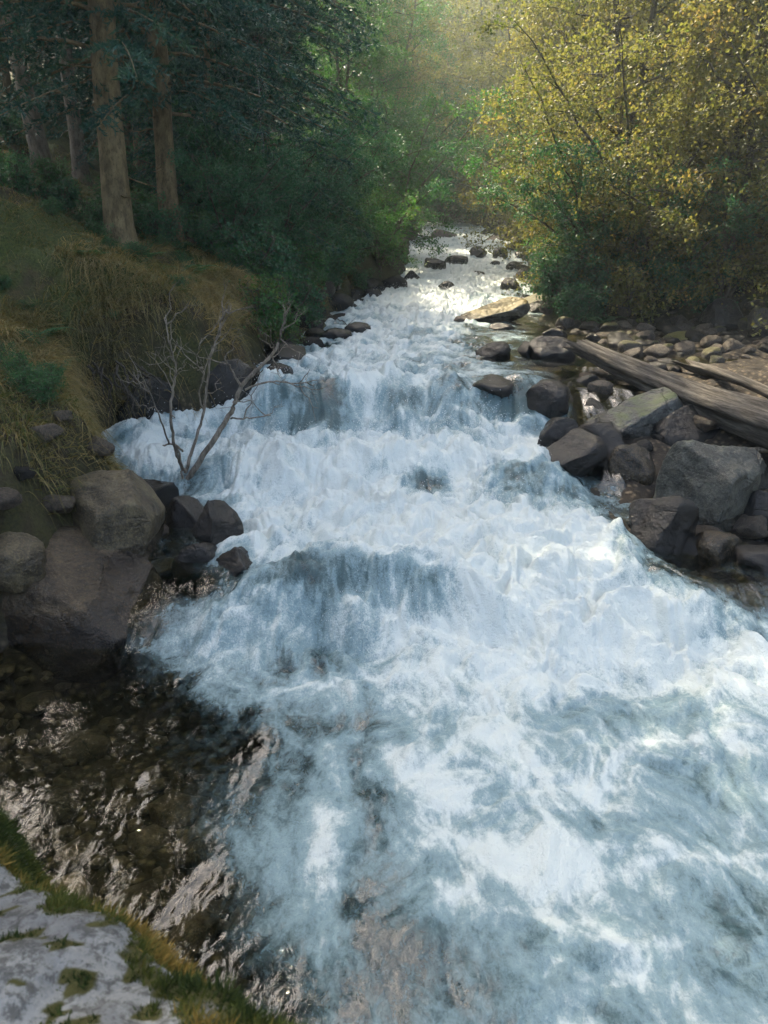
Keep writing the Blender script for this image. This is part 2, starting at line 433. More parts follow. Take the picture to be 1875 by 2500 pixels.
# ------------------------------------------------------------------ water
FOAM = [   # row on the photograph: [(column, how white)]
 (2330, [(300, .1), (600, .35), (760, .5), (900, .4), (1100, .5), (1400, .6), (1660, .6)]),
 (2150, [(450, .08), (600, .2), (670, .35), (720, .6), (790, .3), (900, .3), (1050, .4), (1200, .52), (1400, .6), (1600, .6)]),
 (2000, [(350, .05), (480, .12), (560, .26), (640, .45), (700, .6), (780, .32), (900, .42), (1100, .58), (1300, .6), (1550, .62)]),
 (1850, [(250, .04), (400, .08), (480, .18), (560, .30), (660, .40), (715, .66), (790, .42), (900, .5), (1000, .62), (1200, .64), (1400, .62), (1600, .7)]),
 (1700, [(150, .02), (380, .07), (480, .20), (570, .27), (660, .36), (715, .62), (780, .45), (850, .5), (905, .78), (1000, .62), (1200, .72), (1450, .68), (1620, .82)]),
 (1550, [(150, .0), (330, .08), (450, .20), (600, .34), (700, .42), (800, .5), (890, .78), (1000, .72), (1200, .84), (1400, .80), (1600, .72)]),
 (1450, [(150, .0), (300, .12), (400, .3), (500, .44), (650, .55), (800, .62), (950, .8), (1100, .94), (1300, 1.), (1500, .9), (1650, .85)]),
 (1390, [(250, .05), (340, .28), (450, .6), (600, .78), (800, .92), (1000, 1.), (1200, 1.), (1400, 1.), (1540, .75), (1650, .35)]),
 (1310, [(330, .08), (420, .22), (520, .6), (590, .5), (660, .45), (745, .45), (800, .6), (860, .5), (950, .6), (1040, .9), (1200, 1.), (1400, .95), (1500, .6), (1560, .3), (1650, .12)]),
 (1230, [(400, .1), (540, .5), (640, .55), (700, .62), (850, .88), (1000, 1.), (1200, 1.), (1310, .9), (1400, .35), (1500, .15)]),
 (1150, [(420, .15), (510, .6), (620, .85), (800, 1.), (1000, 1.), (1200, .95), (1290, .85), (1350, .4), (1420, .1)]),
 (1070, [(330, .12), (430, .45), (520, .75), (650, .95), (800, 1.), (870, .8), (925, .3), (990, .9), (1060, .65), (1110, .34), (1180, .65), (1240, .5), (1320, .25), (1400, .08)]),
 (1000, [(250, .5), (300, .7), (420, .55), (500, .8), (600, 1.), (800, 1.), (950, 1.), (1080, .9), (1150, .85), (1220, .35), (1300, .05)]),
 (930, [(220, .5), (270, .5), (330, .75), (450, .75), (550, .88), (630, .6), (675, .4), (735, .4), (790, .85), (880, .72), (1000, .75), (1100, .9), (1170, .6), (1230, .08)]),
 (880, [(240, .55), (450, .7), (560, .8), (620, .55), (680, .45), (725, .5), (760, .8), (800, .85), (900, .72), (1000, .7), (1080, .72), (1150, .5), (1210, .4), (1250, .05)]),
 (840, [(560, .6), (640, .8), (750, .85), (900, .75), (980, .5), (1040, .2), (1100, .22), (1160, .32), (1210, .2), (1260, .03)]),
 (790, [(620, .5), (680, .6), (800, .66), (950, .55), (1050, .35), (1120, .2), (1200, .06), (1400, .0)]),
 (710, [(680, .6), (720, .5), (850, .72), (950, .6), (1020, .4), (1100, .25), (1160, .05)]),
 (660, [(740, .65), (800, .7), (900, .9), (960, 1.), (1020, .75), (1100, .4)]),
 (610, [(860, .7), (900, .8), (1000, .9), (1100, .8), (1160, .6)]),
 (540, [(870, .8), (960, .85), (1080, .7)]),
 (495, [(870, .8), (1080, .7)]),
]
rows = []
for py, pts in FOAM:
    h = [hit(px, py) for px, _ in pts]
    rows.append((h[0][1], [p[0] for p in h], [f for _, f in pts]))
rows.sort(key=lambda r: r[0])
BUMPS = [  # smaller heaps and hollows: column, row, half width px, height m
 (410, 1005, 75, -.09), (950, 950, 80, .05), (880, 1120, 90, .06), (1120, 1130, 80, .05), (870, 1400, 110, .06), (960, 1640, 110, .04), (720, 715, 60, .07), (1180, 1300, 110, .06), (1000, 1290, 80, .05)]

wd = np.concatenate([np.linspace(-6, 1.05, 24), np.exp(np.arange(math.log(1.08), math.log(50), .0042))])
ws = np.linspace(-1, 1, 760)
xc = np.interp(wd, [-6, 3, 8, 12, 20, 40, 50], [.6, .6, .1, 1.2, 2., 3.5, 3.])
hw = np.interp(wd, [-6, 1, 3, 5, 7, 9, 12, 20, 50], [3.6, 3.2, 3.0, 2.9, 3.1, 4.0, 4.6, 3.2, 3.6])
WD = np.repeat(wd[:, None], len(ws), 1); WX = xc[:, None] + ws[None, :] * hw[:, None]
FO = np.zeros_like(WX)
rd = np.array([r[0] for r in rows])
for i, d in enumerate(wd):
    k = int(np.clip(np.searchsorted(rd, d) - 1, 0, len(rows) - 2))
    t = float(np.clip((d - rd[k]) / (rd[k + 1] - rd[k]), 0, 1))
    a = np.interp(WX[i], rows[k][1], rows[k][2]); b = np.interp(WX[i], rows[k + 1][1], rows[k + 1][2])
    FO[i] = (a * (1 - t) + b * t) * (.80 + .20 * float(sst(2.6, 4.3, d)))
warp = .22 * pn2(WX * 1.1, WD * .5, 21) + .10 * pn2(WX * 2.7, WD * 1.2, 22) + .05 * pn2(WX * 6, WD * 2.5, 29)
warp *= sst(2.5, 4.5, WD) * (1 - .4 * sst(10, 20, WD))
slope = (prof(WD + warp + .12) - prof(WD + warp - .12)) / .24
base = prof(WD + warp)
DOMES = [  # rounded pour-overs: crest column, row, half width px, height m, darkness of the glassy face
 (690, 868, 95, .17, .75), (850, 860, 85, .12, .35), (1000, 866, 85, .13, .5), (1120, 845, 70, .08, .55), (560, 880, 50, .08, .2),
 (1115, 1025, 95, .15, .5), (1225, 1065, 60, .10, .45), (905, 1030, 75, .10, .5), (640, 1030, 70, .07, .15), (780, 1010, 60, .08, .2),
 (600, 1290, 60, .13, .5), (705, 1252, 90, .18, .5), (815, 1268, 70, .12, .35), (915, 1288, 75, .12, .45), (1060, 1180, 90, .07, .2), (1330, 1185, 60, .10, .35), (290, 945, 55, .10, .3),
 (1010, 1400, 150, .06, .1), (1300, 1420, 160, .07, .15), (1560, 1560, 150, .06, .2)]
FACE = np.zeros_like(WX)
for px, py, rp, hgt, dk in DOMES:
    p = hit(px, py); r = rp * px_m(p); qx = (WX - p[0]) / r; qy = (WD - p[1]) / (r * 1.05); q = qx ** 2 + qy ** 2
    base = base + hgt * np.exp(-q ** 1.5)
    fr_ = sst(-.15, .5, -qy) * np.exp(-((qx ** 2 / .9 + qy ** 2 / 3.6)) ** 1.5)
    th = np.arctan2(qx, .9 - qy); rr_ = np.sqrt(qx ** 2 + (.9 - qy) ** 2)
    stv = pn2(th * 11, rr_ * 1.3, px) + .6 * pn2(th * 25, rr_ * 2.2, px + 1)
    FACE = np.maximum(FACE, fr_ * dk * (.85 + .5 * stv))
for px, py, rp, hgt in BUMPS:
    p = hit(px, py); r = rp * px_m(p)
    q = ((WX - p[0]) / r) ** 2 + ((WD - p[1]) / (r * 1.3)) ** 2
    base = base + hgt * np.exp(-q * 1.1)
# turbulence
wx1 = WX + .10 * pn2(WX * 3, WD * 2, 31); wd1 = WD + .14 * pn2(WX * 2.5, WD * 2, 32)
edge_ = np.minimum(sst(-.1, .45, xr(WD) - WX), sst(-.05, .3, WX - xl(WD)))
edge_ = np.where(WD < 3.9, 1, edge_)
chop = sst(.1, .8, FO) * (.25 + .75 * edge_)
base = base - .05 * (1 - edge_) * (WD > 4) * (WD < 9)
r0_ = 1 - 2 * np.abs(pn2(wx1 * .95, wd1 * 1.15, 30)); r1_ = 1 - 2 * np.abs(pn2(wx1 * 2.1, wd1 * 2.2, 28))
b1 = np.abs(pn2(wx1 * 3.0, wd1 * 2.6, 33)); b2 = np.abs(pn2(wx1 * 6.5, wd1 * 5.4, 34)); b3 = np.abs(pn2(wx1 * 14, wd1 * 11, 35)); b4 = np.abs(pn2(wx1 * 31, wd1 * 24, 36))
b5 = pn2(wx1 * 64, wd1 * 48, 46)
st1 = pn2(wx1 * 13, wd1 * 2.6, 37); st2 = pn2(wx1 * 29, wd1 * 6, 38)
lively = .45 + .55 * sst(3.2, 4.3, WD)
waves = .075 * r0_ + .050 * r1_
lump = .12 * b1 + .085 * b2 + .034 * b3 + .013 * b4 + .004 * b5
macro = base + chop * lively * waves * (1 - .5 * sst(12, 25, WD))
dy = np.gradient(wd)[:, None]
sl = np.gradient(macro, axis=0) / dy
fallw = sst(.18, .75, sl) * sst(3.0, 4.0, WD)
calm_ = .25 + .75 * sst(-.2, .45, pn2(wx1 * 1.5, wd1 * .9, 47))
Z = macro + chop * lively * (1 - .6 * fallw) * (lump - .07) + fallw * (.016 * st1 + .008 * st2)
Z += (1 - chop) * (.022 * pn2(wx1 * 3.2, wd1 * 2.2, 41) + calm_ * (.011 * pn2(wx1 * 6, wd1 * 3.8, 42) + .0032 * pn2(wx1 * 17, wd1 * 10, 43) + .0016 * pn2(WX * 44, WD * 30, 44)))
# whiteness in detail
rid1 = 1 - np.abs(pn2(wx1 * 1.9, wd1 * 1.6, 51)) * 2.2; rid2 = 1 - np.abs(pn2(wx1 * 4.6, wd1 * 3.8, 52)) * 2.2; rid3 = 1 - np.abs(pn2(wx1 * 11, wd1 * 9, 53)) * 2
blot = fbm2(wx1 * 1.3, wd1 * 1.2, 3, 54)
det = .20 * (rid1 - .45) + .17 * (rid2 - .45) + .10 * (rid3 - .45) + .30 * blot + .05 * b5
det += 1.5 * (lump - .09) + 1.6 * waves
FO2 = FO - fallw * (1 - sst(9, 12, WD)) * (.08 + .10 * st1 + .06 * st2 + .2 * blot)
mid = 1 - np.abs(2 * FO - 1)
crisp = sst(2.8, 4.2, WD)
vein = (np.clip(rid1, 0, 1) ** 4 * .20 + np.clip(rid2, 0, 1) ** 4 * .12 + np.clip(1 - 2.2 * np.abs(pn2(wx1 * 3.1, wd1 * 1.6, 58)), 0, 1) ** 4 * .15) * (1 - crisp) * sst(.25, .5, FO)
near_st = (1 - crisp) * (.16 * pn2((wx1 + .35 * WD) * 9, (wd1 - .2 * WX) * 3.0, 59) + .12 * pn2((wx1 + .35 * WD) * 22, (wd1 - .2 * WX) * 7.0, 60) + .10 * pn2(wx1 * 45, wd1 * 22, 64)) * sst(.2, .4, FO)
FD = np.clip(FO2 * (1 + .03 * crisp) + near_st + vein * (.8 + .5 * st2) + det * (.55 + .50 * mid) * (.55 + .45 * crisp) - .85 * np.clip(FACE, 0, 1), 0, 1.25)
MK = np.clip(FO / (.80 + .20 * sst(2.6, 4.3, WD)) * (1 + .12 * (1 - crisp)) + .5 * det * sst(.03, .2, FO), 0, 1)
ext_r = np.interp(WD, [8.4, 9.6, 13, 14], [.7, 3.4, 3.4, .8])
keep = (WX > xl(WD) - .7) & (WX < xr(WD) + ext_r)
nr, nc = WX.shape
idx = np.arange(nr * nc).reshape(nr, nc)
Fq = np.stack([idx[:-1, :-1], idx[:-1, 1:], idx[1:, 1:], idx[1:, :-1]], -1)
kf = (keep[:-1, :-1] & keep[1:, 1:])
Fq = Fq[kf]
used = np.unique(Fq); remap = np.full(nr * nc, -1, np.int32); remap[used] = np.arange(len(used))
WV = np.stack([WX, WD, Z], -1).reshape(-1, 3)[used]
wo = link('stream_water', mesh_np('stream_water', WV, remap[Fq], M['water'], True, {'foam': FD.ravel()[used], 'milk': MK.ravel()[used], 'crisp': crisp.ravel()[used]}))
tag(wo, 'foaming white and pale blue mountain stream tumbling down between boulders', kind='structure')
print('water faces', len(Fq))

# flying drops over the roughest water
rs = np.random.RandomState(5)
wgt = (np.clip(FO - .60, 0, 1) ** 1.3) * (b2 + b3) ** 2 * (np.gradient(WD, axis=0)) * hw[:, None] * (WD > 3.6) * (WD < 24) * keep / np.clip(WD, 4, 20)
wgt = wgt.ravel(); wgt /= wgt.sum()
N = 36000
ii = rs.choice(len(wgt), N, p=wgt)
C0 = np.stack([WX.ravel()[ii], WD.ravel()[ii], Z.ravel()[ii]], -1)
C0[:, :2] += rs.normal(size=(N, 2)) * .025
C0[:, 2] += .004 + np.abs(rs.normal(size=N)) ** 2.0 * .032
rad = rs.uniform(.0018, .0046, N) * np.clip(C0[:, 1] / 6, .7, 1.5)
oc = np.array([(1, 0, -.6), (-.5, .87, -.6), (-.5, -.87, -.6), (0, 0, 1.3)])
a_ = rs.uniform(0, 6.283, N); ca_, sa_ = np.cos(a_), np.sin(a_)
V = oc[None] * rad[:, None, None]; V = np.stack([V[..., 0] * ca_[:, None] - V[..., 1] * sa_[:, None], V[..., 0] * sa_[:, None] + V[..., 1] * ca_[:, None], V[..., 2]], -1)
V = (V + C0[:, None, :]).reshape(-1, 3)
F = (np.array([(0, 2, 1), (0, 1, 3), (1, 2, 3), (2, 0, 3)])[None] + (np.arange(N) * 4)[:, None, None]).reshape(-1, 3)
tag(link('spray', mesh_np('spray', V, F, M['drop'])), 'white droplets thrown up over the rapids', 'spray', kind='stuff')

# ------------------------------------------------------------------ rocks
_ico = {}
def ico(sub):
    if sub not in _ico:
        bm = bmesh.new(); bmesh.ops.create_icosphere(bm, subdivisions=sub, radius=1)
        bm.verts.ensure_lookup_table()
        _ico[sub] = (np.array([v.co[:] for v in bm.verts]), np.array([[v.index for v in f.verts] for f in bm.faces])); bm.free()
    return _ico[sub]

def rock_shape(seed, sub, size, cuts=7, rough=1., planes=(), pw=2.4):
    n, F = ico(sub); r_ = np.random.RandomState(seed)
    p = n / (np.abs(n) ** pw).sum(1)[:, None] ** (1 / pw)
    q = [(np.array(m) / np.linalg.norm(m), c) for m, c in planes]
    for _ in range(cuts):
        m = r_.normal(size=3); m /= np.linalg.norm(m); q.append((m, r_.uniform(.55, .88)))
    p = p + n * (.16 * pn3(n[:, 0] * 1.1, n[:, 1] * 1.1, n[:, 2] * 1.1, seed))[:, None] * rough
    for m, c in q:
        d = np.maximum(0, p @ m - c); p = p - d[:, None] * m[None] * .9
    p = p + n * (.055 * fbm3(n[:, 0] * 2.2, n[:, 1] * 2.2, n[:, 2] * 2.2, 4, seed + 9) + .016 * fbm3(n[:, 0] * 11, n[:, 1] * 11, n[:, 2] * 11, 3, seed + 4))[:, None] * rough
    return p * np.array(size)[None], F

def rotm(rx, ry, rz): return np.array(Matrix.Rotation(R(rz), 3, 'Z') @ Matrix.Rotation(R(ry), 3, 'Y') @ Matrix.Rotation(R(rx), 3, 'X'))

def boulder(name, label, px, py, wpx, hpx, d=None, depth=.9, rot=(0, 0, 0), seed=1, sub=4, mat='boulder', cuts=7, rough=1., planes=(), sink=.25, cat='boulder', group=None, wetline=.10, pw=2.4):
    """px,py = middle of what shows; wpx,hpx = what shows; the foot goes on down below the waterline"""
    foot = hit(px, py + hpx / 2)
    if d is None: d = foot[1] + .3 * wpx * px_m(foot)
    c = at(px, py, d); m = px_m(c)
    W = wpx * m / 2; H = hpx * m / 2
    ext = H * sink * 2
    size = (W, W * depth, H + ext / 2)
    V, F = rock_shape(seed, sub, size, cuts, rough, planes, pw)
    V = V @ rotm(*rot).T
    # keep the silhouette to what was measured
    V[:, 0] *= W / np.abs(V[:, 0]).max()
    zt = V[:, 2].max(); V[:, 2] *= (H + ext / 2) / zt
    loc = np.array((c[0], c[1], c[2] - ext / 2))
    wz = V[:, 2] + loc[2] - prof(V[:, 1] + loc[1])
    wet = 1 - sst(wetline * .3, wetline * 2.2, wz)
    o = link(name, mesh_np(name, V, F, M[mat], True, {'wet': wet}), None, loc)
    tag(o, label, cat, group)
    return o

def stone_mesh(seed, mat, sub=3, size=(1, .8, .62)):
    V, F = rock_shape(seed, sub, size, 8, 1.); return mesh_np('stone', V, F, M[mat])

# --- left shore
boulder('boulder', 'big upright brown boulder with pale left facet beside the left pool', 245, 1150, 290, 255, d=4.95, depth=.8, rot=(0, 0, 15), seed=11, sub=5, cuts=1, rough=.7,
        planes=[((-.85, -.5, .30), .50), ((.30, -.9, .12), .62), ((-.15, -.35, 1), .70), ((.85, -.1, .55), .70), ((.75, -.6, -.3), .72)], pw=3.0, sink=.12)
boulder('boulder', 'large low brown boulder with a ridged top at the left edge', 125, 1280, 420, 270, d=4.45, depth=.75, rot=(0, 0, -8), seed=23, sub=5, mat='boulder_brown', cuts=0, rough=.7,
        planes=[((.50, -.22, .84), .40), ((.1, -.95, .35), .62), ((-.4, -.45, .8), .70)], pw=2.8, sink=.1)
boulder('boulder', 'pale rounded boulder cut off by the left edge above the ridged one', 20, 1210, 150, 120, d=4.3, seed=31, sub=5, mat='boulder', sink=.3)
boulder('boulder', 'small grey boulder squeezed behind the ridged boulder', 140, 1180, 120, 90, d=5.0, seed=32, sub=4, sink=.3)
boulder('boulder', 'dark wet boulder with a peaked crest by the left rapids', 462, 1130, 120, 105, seed=41, sub=5, mat='boulder_dark', rot=(0, -10, 20), planes=[((.7, -.5, .6), .55), ((-.6, -.5, .6), .6)], wetline=.3)
boulder('boulder', 'dark rounded boulder left of the peaked crest rock', 405, 1120, 105, 95, d=5.55, seed=42, sub=5, mat='boulder_dark', wetline=.25)
boulder('boulder', 'wet brown boulder that the rapids strike on its right side', 512, 1243, 130, 130, d=4.75, seed=43, sub=5, mat='boulder_dark', rot=(0, 20, 10), wetline=.25)
boulder('boulder', 'small wet rock in the gap below the peaked boulder', 425, 1210, 110, 100, d=4.95, seed=44, sub=4, mat='boulder_dark', wetline=.25)
boulder('boulder', 'flat dark rock awash behind the peaked boulder', 485, 1095, 90, 40, d=6.0, seed=45, sub=4, mat='boulder_dark', wetline=.25)
boulder('boulder', 'low dark rock just under the left grass edge', 330, 1060, 110, 40, d=6.0, seed=46, sub=4, mat='boulder_dark', wetline=.25)
# --- rocks the rapids run over
boulder('boulder', 'wide dark rock under the glassy lip right of the main drop', 1055, 835, 120, 50, d=7.95, seed=152, sub=4, mat='boulder_dark', wetline=.9, sink=.3)
boulder('boulder', 'dark rock tip in the hole in mid rapids', 925, 1072, 60, 20, d=6.1, seed=153, sub=4, mat='boulder_dark', wetline=.9, sink=.3)
boulder('boulder', 'brownish rock awash in the right rapids', 1108, 1072, 95, 30, d=6.1, seed=154, sub=4, mat='boulder_brown', wetline=.9, sink=.3)
# --- left bank, further up
boulder('boulder', 'huge dark mossy boulder behind the dead branch', 492, 838, 150, 130, d=7.9, seed=51, sub=5, mat='boulder_dark', depth=.8, wetline=.2)
boulder('boulder', 'dark leaning boulder under the hanging grass', 325, 868, 170, 135, d=7.65, seed=52, sub=5, mat='boulder_dark', wetline=.2, rot=(0, 25, 0))
boulder('boulder', 'wet black rock splitting the left edge of the main drop', 565, 855, 52, 75, d=7.95, seed=53, sub=4, mat='boulder_dark', wetline=.4)
boulder('boulder', 'flat wet rock above the left edge of the main drop', 590, 803, 85, 40, seed=54, sub=4, mat='boulder_dark', wetline=.3)
boulder('boulder', 'long low dark rock on the left waterline', 610, 762, 105, 42, seed=55, sub=4, mat='boulder_dark', wetline=.3)
boulder('boulder', 'low black rock in the water under the overhanging twigs', 722, 722, 80, 28, seed=56, sub=4, mat='boulder_dark', wetline=.3)
boulder('boulder', 'flat rock ringed by white water near the left bank', 770, 710, 80, 30, seed=57, sub=4, mat='boulder_dark', wetline=.3)
boulder('boulder', 'shadowed rock at the foot of the left shrubs', 665, 700, 90, 40, d=12.2, seed=58, sub=3, mat='boulder_dark', wetline=.3)
boulder('boulder', 'wide dark boulder under the left shrubs beyond the pool', 782, 622, 100, 45, d=17.5, seed=59, sub=4, mat='boulder_dark', wetline=.3)
boulder('boulder', 'dark boulder at the tip of the left shrubs', 850, 612, 66, 38, d=18.3, seed=60, sub=3, mat='boulder_dark', wetline=.3)
boulder('boulder', 'small dark rock below the left shrub tip', 890, 597, 38, 24, seed=61, sub=3, mat='boulder_dark', wetline=.3)
boulder('boulder', 'grey boulder half hidden under the left bank brush', 725, 655, 80, 45, d=15, seed=62, sub=3, mat='boulder_dark', wetline=.3)
boulder('boulder', 'grey stone lying on the moss below the big trunk', 148, 547, 58, 22, d=8.9, seed=63, sub=3, mat='stone', cat='stone')
boulder('boulder', 'small pale stone on the mossy slope at far left', 38, 566, 36, 20, d=8.6, seed=64, sub=3, mat='stone', cat='stone')
boulder('boulder', 'grey rock bedded in the dark earth above the ridged boulder', 70, 1010, 190, 160, d=5.75, seed=67, sub=4, mat='boulder_grey', sink=.3)
boulder('boulder', 'small dark rock under the roots of the left bank', 175, 1000, 110, 110, d=6.1, seed=66, sub=4, mat='boulder_dark', sink=.3)
boulder('boulder', 'mossy hump of rock beside the big trunk base', 190, 590, 70, 50, d=8.7, seed=68, sub=4, mat='stone_moss')
# --- right shore
boulder('boulder', 'long pale green topped boulder below the weathered log', 1358, 905, 255, 135, d=7.5, depth=.75, rot=(0, -9, 12), seed=71, sub=5, mat='boulder_moss', cuts=3, planes=[((-.3, -.3, 1), .62), ((-.8, -.3, .4), .8), ((.2, -1, .1), .8)], pw=2.9, sink=.3)
boulder('boulder', 'dark shaded boulder behind the angular block', 1510, 945, 250, 160, d=7.3, seed=72, sub=5, mat='boulder_dark', sink=.3, wetline=.15)
boulder('boulder', 'angular grey block with a flat slanting top on the right shore', 1538, 1060, 245, 220, d=5.75, depth=.8, rot=(6, 14, 24), seed=73, sub=5, mat='boulder_grey', cuts=1,
        planes=[((-.35, -.35, 1), .66), ((.25, -1, .15), .66), ((-1, -.35, .1), .62), ((1, -.1, .2), .70)], pw=3.2, sink=.2, wetline=.05)
boulder('boulder', 'black wet boulder the rapids pour round on the right', 1432, 1140, 180, 150, d=5.25, depth=.8, rot=(0, -22, 15), seed=74, sub=5, mat='boulder_dark', cuts=3, planes=[((-.5, -.2, .9), .6), ((.2, -1, .1), .7)], wetline=.5, sink=.2)
boulder('boulder', 'small black rock at the rapids left of the green topped boulder', 1205, 930, 110, 60, d=7.0, seed=75, sub=4, mat='boulder_dark', wetline=.4)
boulder('boulder', 'glossy dark boulder standing in the foam on the right', 1232, 982, 150, 105, d=6.6, seed=76, sub=5, mat='boulder_dark', wetline=.5, planes=[((-.4, -.4, .9), .6)])
boulder('boulder', 'reddish brown boulder in the shade between the right rocks', 1362, 1008, 100, 95, d=6.5, seed=77, sub=4, mat='boulder', wetline=.4)
boulder('boulder', 'black rock wedged behind the reddish boulder', 1310, 975, 170, 130, d=6.8, seed=78, sub=5, mat='boulder_dark', wetline=.3)
boulder('boulder', 'brown rock at the waterline under the angular block', 1545, 1190, 110, 80, d=5.1, seed=79, sub=4, mat='boulder', wetline=.2)
boulder('boulder', 'dark rock under the angular block by its left foot', 1475, 1190, 110, 70, d=5.2, seed=80, sub=5, mat='boulder_dark', wetline=.4)
boulder('boulder', 'dark rock cut by the right edge below the angular block', 1640, 1130, 120, 150, d=5.6, seed=81, sub=4, mat='boulder_dark', wetline=.2)
boulder('boulder', 'rounded grey stone at the right edge above the block', 1635, 1020, 60, 60, d=6.3, seed=82, sub=4, mat='boulder_grey')
boulder('boulder', 'wet boulder at the right edge in the shallows', 1650, 1215, 120, 60, d=4.9, seed=83, sub=4, mat='boulder_dark', wetline=.2)
boulder('boulder', 'dark streaming boulder with water sliding over its top', 1175, 858, 110, 75, d=7.6, seed=84, sub=4, mat='boulder_dark', wetline=.5)
boulder('boulder', 'squared dark rock under the left end of the flat plank', 1262, 838, 75, 60, d=8.3, seed=85, sub=4, mat='boulder_dark', wetline=.2)
boulder('boulder', 'low dark rock in the shallows near the log tip', 1065, 755, 78, 36, seed=86, sub=4, mat='boulder_dark', wetline=.3)
boulder('boulder', 'small dark rock between the two shallows boulders', 1140, 754, 46, 34, seed=87, sub=4, mat='boulder_dark', wetline=.3)
boulder('boulder', 'wide dark boulder in the shallows at the log tip', 1192, 752, 105, 52, seed=88, sub=4, mat='boulder_dark', wetline=.2)
boulder('boulder', 'small rock behind the wide shallows boulder', 1195, 722, 60, 28, d=11.3, seed=89, sub=4, mat='boulder_dark', wetline=.2)
boulder('boulder', 'wet stone awash upstream of the shallows', 1085, 705, 60, 16, seed=90, sub=3, mat='boulder_dark', wetline=.3)
boulder('boulder', 'sunlit lichened slab with gold moss jutting from the right bank', 1070, 668, 150, 52, d=13.6, depth=.9, rot=(0, -14, 15), seed=91, sub=5, mat='slab', cuts=2, planes=[((-.5, -.4, .8), .5)], pw=2.8)
boulder('boulder', 'pale stone in front of the lichened slab', 1000, 690, 46, 14, seed=92, sub=3, mat='stone', cat='stone')
boulder('boulder', 'black boulder where the far stream meets the right bank', 1105, 615, 48, 30, seed=93, sub=4, mat='boulder_dark', wetline=.3)
boulder('boulder', 'dark boulder alone in the middle of the far rapids', 965, 618, 40, 22, seed=94, sub=4, mat='boulder_dark', wetline=.3)
boulder('boulder', 'black boulder left of a pair in the far stream', 940, 571, 48, 28, seed=95, sub=4, mat='boulder_dark', wetline=.3)
boulder('boulder', 'black boulder right of a pair in the far stream', 987, 563, 56, 22, seed=96, sub=4, mat='boulder_dark', wetline=.3)
boulder('boulder', 'dark upright boulder upstream of the far pair', 1035, 545, 40, 26, seed=97, sub=4, mat='boulder_dark', wetline=.3)
boulder('boulder', 'dark boulder by the far right bank', 1081, 548, 34, 28, seed=98, sub=4, mat='boulder_dark', wetline=.3)
boulder('boulder', 'mottled boulder in the far stream below the right brush', 1112, 576, 38, 22, seed=99, sub=4, mat='boulder_dark', wetline=.2)
boulder('boulder', 'small dark rock midway in the far stream', 1066, 570, 28, 14, seed=100, sub=3, mat='boulder_dark', wetline=.2)
boulder('boulder', 'low rock in the white water right of the far lone boulder', 1030, 590, 34, 10, seed=101, sub=3, mat='boulder_dark', wetline=.2)
boulder('boulder', 'boulder under the right brush beside the far stream', 1165, 600, 50, 34, d=19, seed=102, sub=3, mat='boulder_dark', wetline=.2)
boulder('boulder', 'large dark boulder in the shade of the right bushes', 1555, 690, 95, 90, d=12.3, seed=103, sub=4, mat='boulder_dark')
boulder('boulder', 'big dark boulder at the back of the gravel bar', 1480, 745, 110, 55, d=11.4, seed=104, sub=4, mat='stone_moss')
boulder('boulder', 'sun tipped boulder with golden moss beside the still pool', 1552, 755, 70, 40, d=11, seed=105, sub=4, mat='stone_moss')
boulder('boulder', 'warm brown mossy boulder at the right edge of the gravel bar', 1650, 700, 70, 75, d=11.8, seed=106, sub=4, mat='stone_moss')

# stones of the gravel bar, the shallows and the far weir
rnd = random.Random(4)
SM = {k: [stone_mesh(200 + i * 7 + len(k), k, 3, (1, rnd.uniform(.7, .95), rnd.uniform(.5, .75))) for i in range(5)] for k in ('stone', 'stone_wet', 'stone_moss')}
placed = []
def near(x, y, marks): return min(marks, key=lambda m: (m[0] - x) ** 2 + (m[1] - y) ** 2)[2]
MK_BAR = [(2.8, 9.6, 'by the tip of the log'), (3.6, 8.9, 'close behind the log'), (4.6, 8.8, 'behind the crooked thin log'), (3.3, 11.6, 'near the wide shallows boulder'), (4.0, 12.6, 'under the low dark bush'),
          (4.6, 11.2, 'beside the big dark boulder'), (5.2, 10.8, 'beside the sun tipped boulder'), (5.6, 12.3, 'below the large shaded boulder'), (6.3, 11.6, 'by the warm mossy boulder at the right edge'), (5.4, 9.8, 'at the edge of the still pool'), (2.9, 12.7, 'just below the lichened slab')]
MK_FLOOR = [(-3.2, 9.4, 'by the thickest trunk'), (-2.9, 10.6, 'by the second thickest trunk'), (-5.1, 12.2, 'by the leaning thin trunk'), (-4.8, 13.2, 'by the upright thin trunk'), (-2.0, 13.0, 'by the birch stem'), (-2.2, 11.4, 'above the fallen birch limb'), (-1.6, 12.2, 'on the left bank edge above the waterline stones'), (-3.4, 14.6, 'under the drooping spruce boughs'), (-6.5, 11, 'at the left edge of the wood')]
MK_BANK = [(-3.2, 9.4, 'by the thickest trunk'), (-3.4, 7.9, 'by the pale lone plant'), (-3.3, 6.9, 'by the fern above the straw'), (-2.5, 8.9, 'by the blue green fern'), (-2.9, 10.4, 'by the second thickest trunk'), (-2.6, 5.4, 'above the upright brown boulder'), (-2.3, 7.9, 'over the dark leaning boulder'), (-1.9, 9.8, 'on the bank edge past the dead branch')]
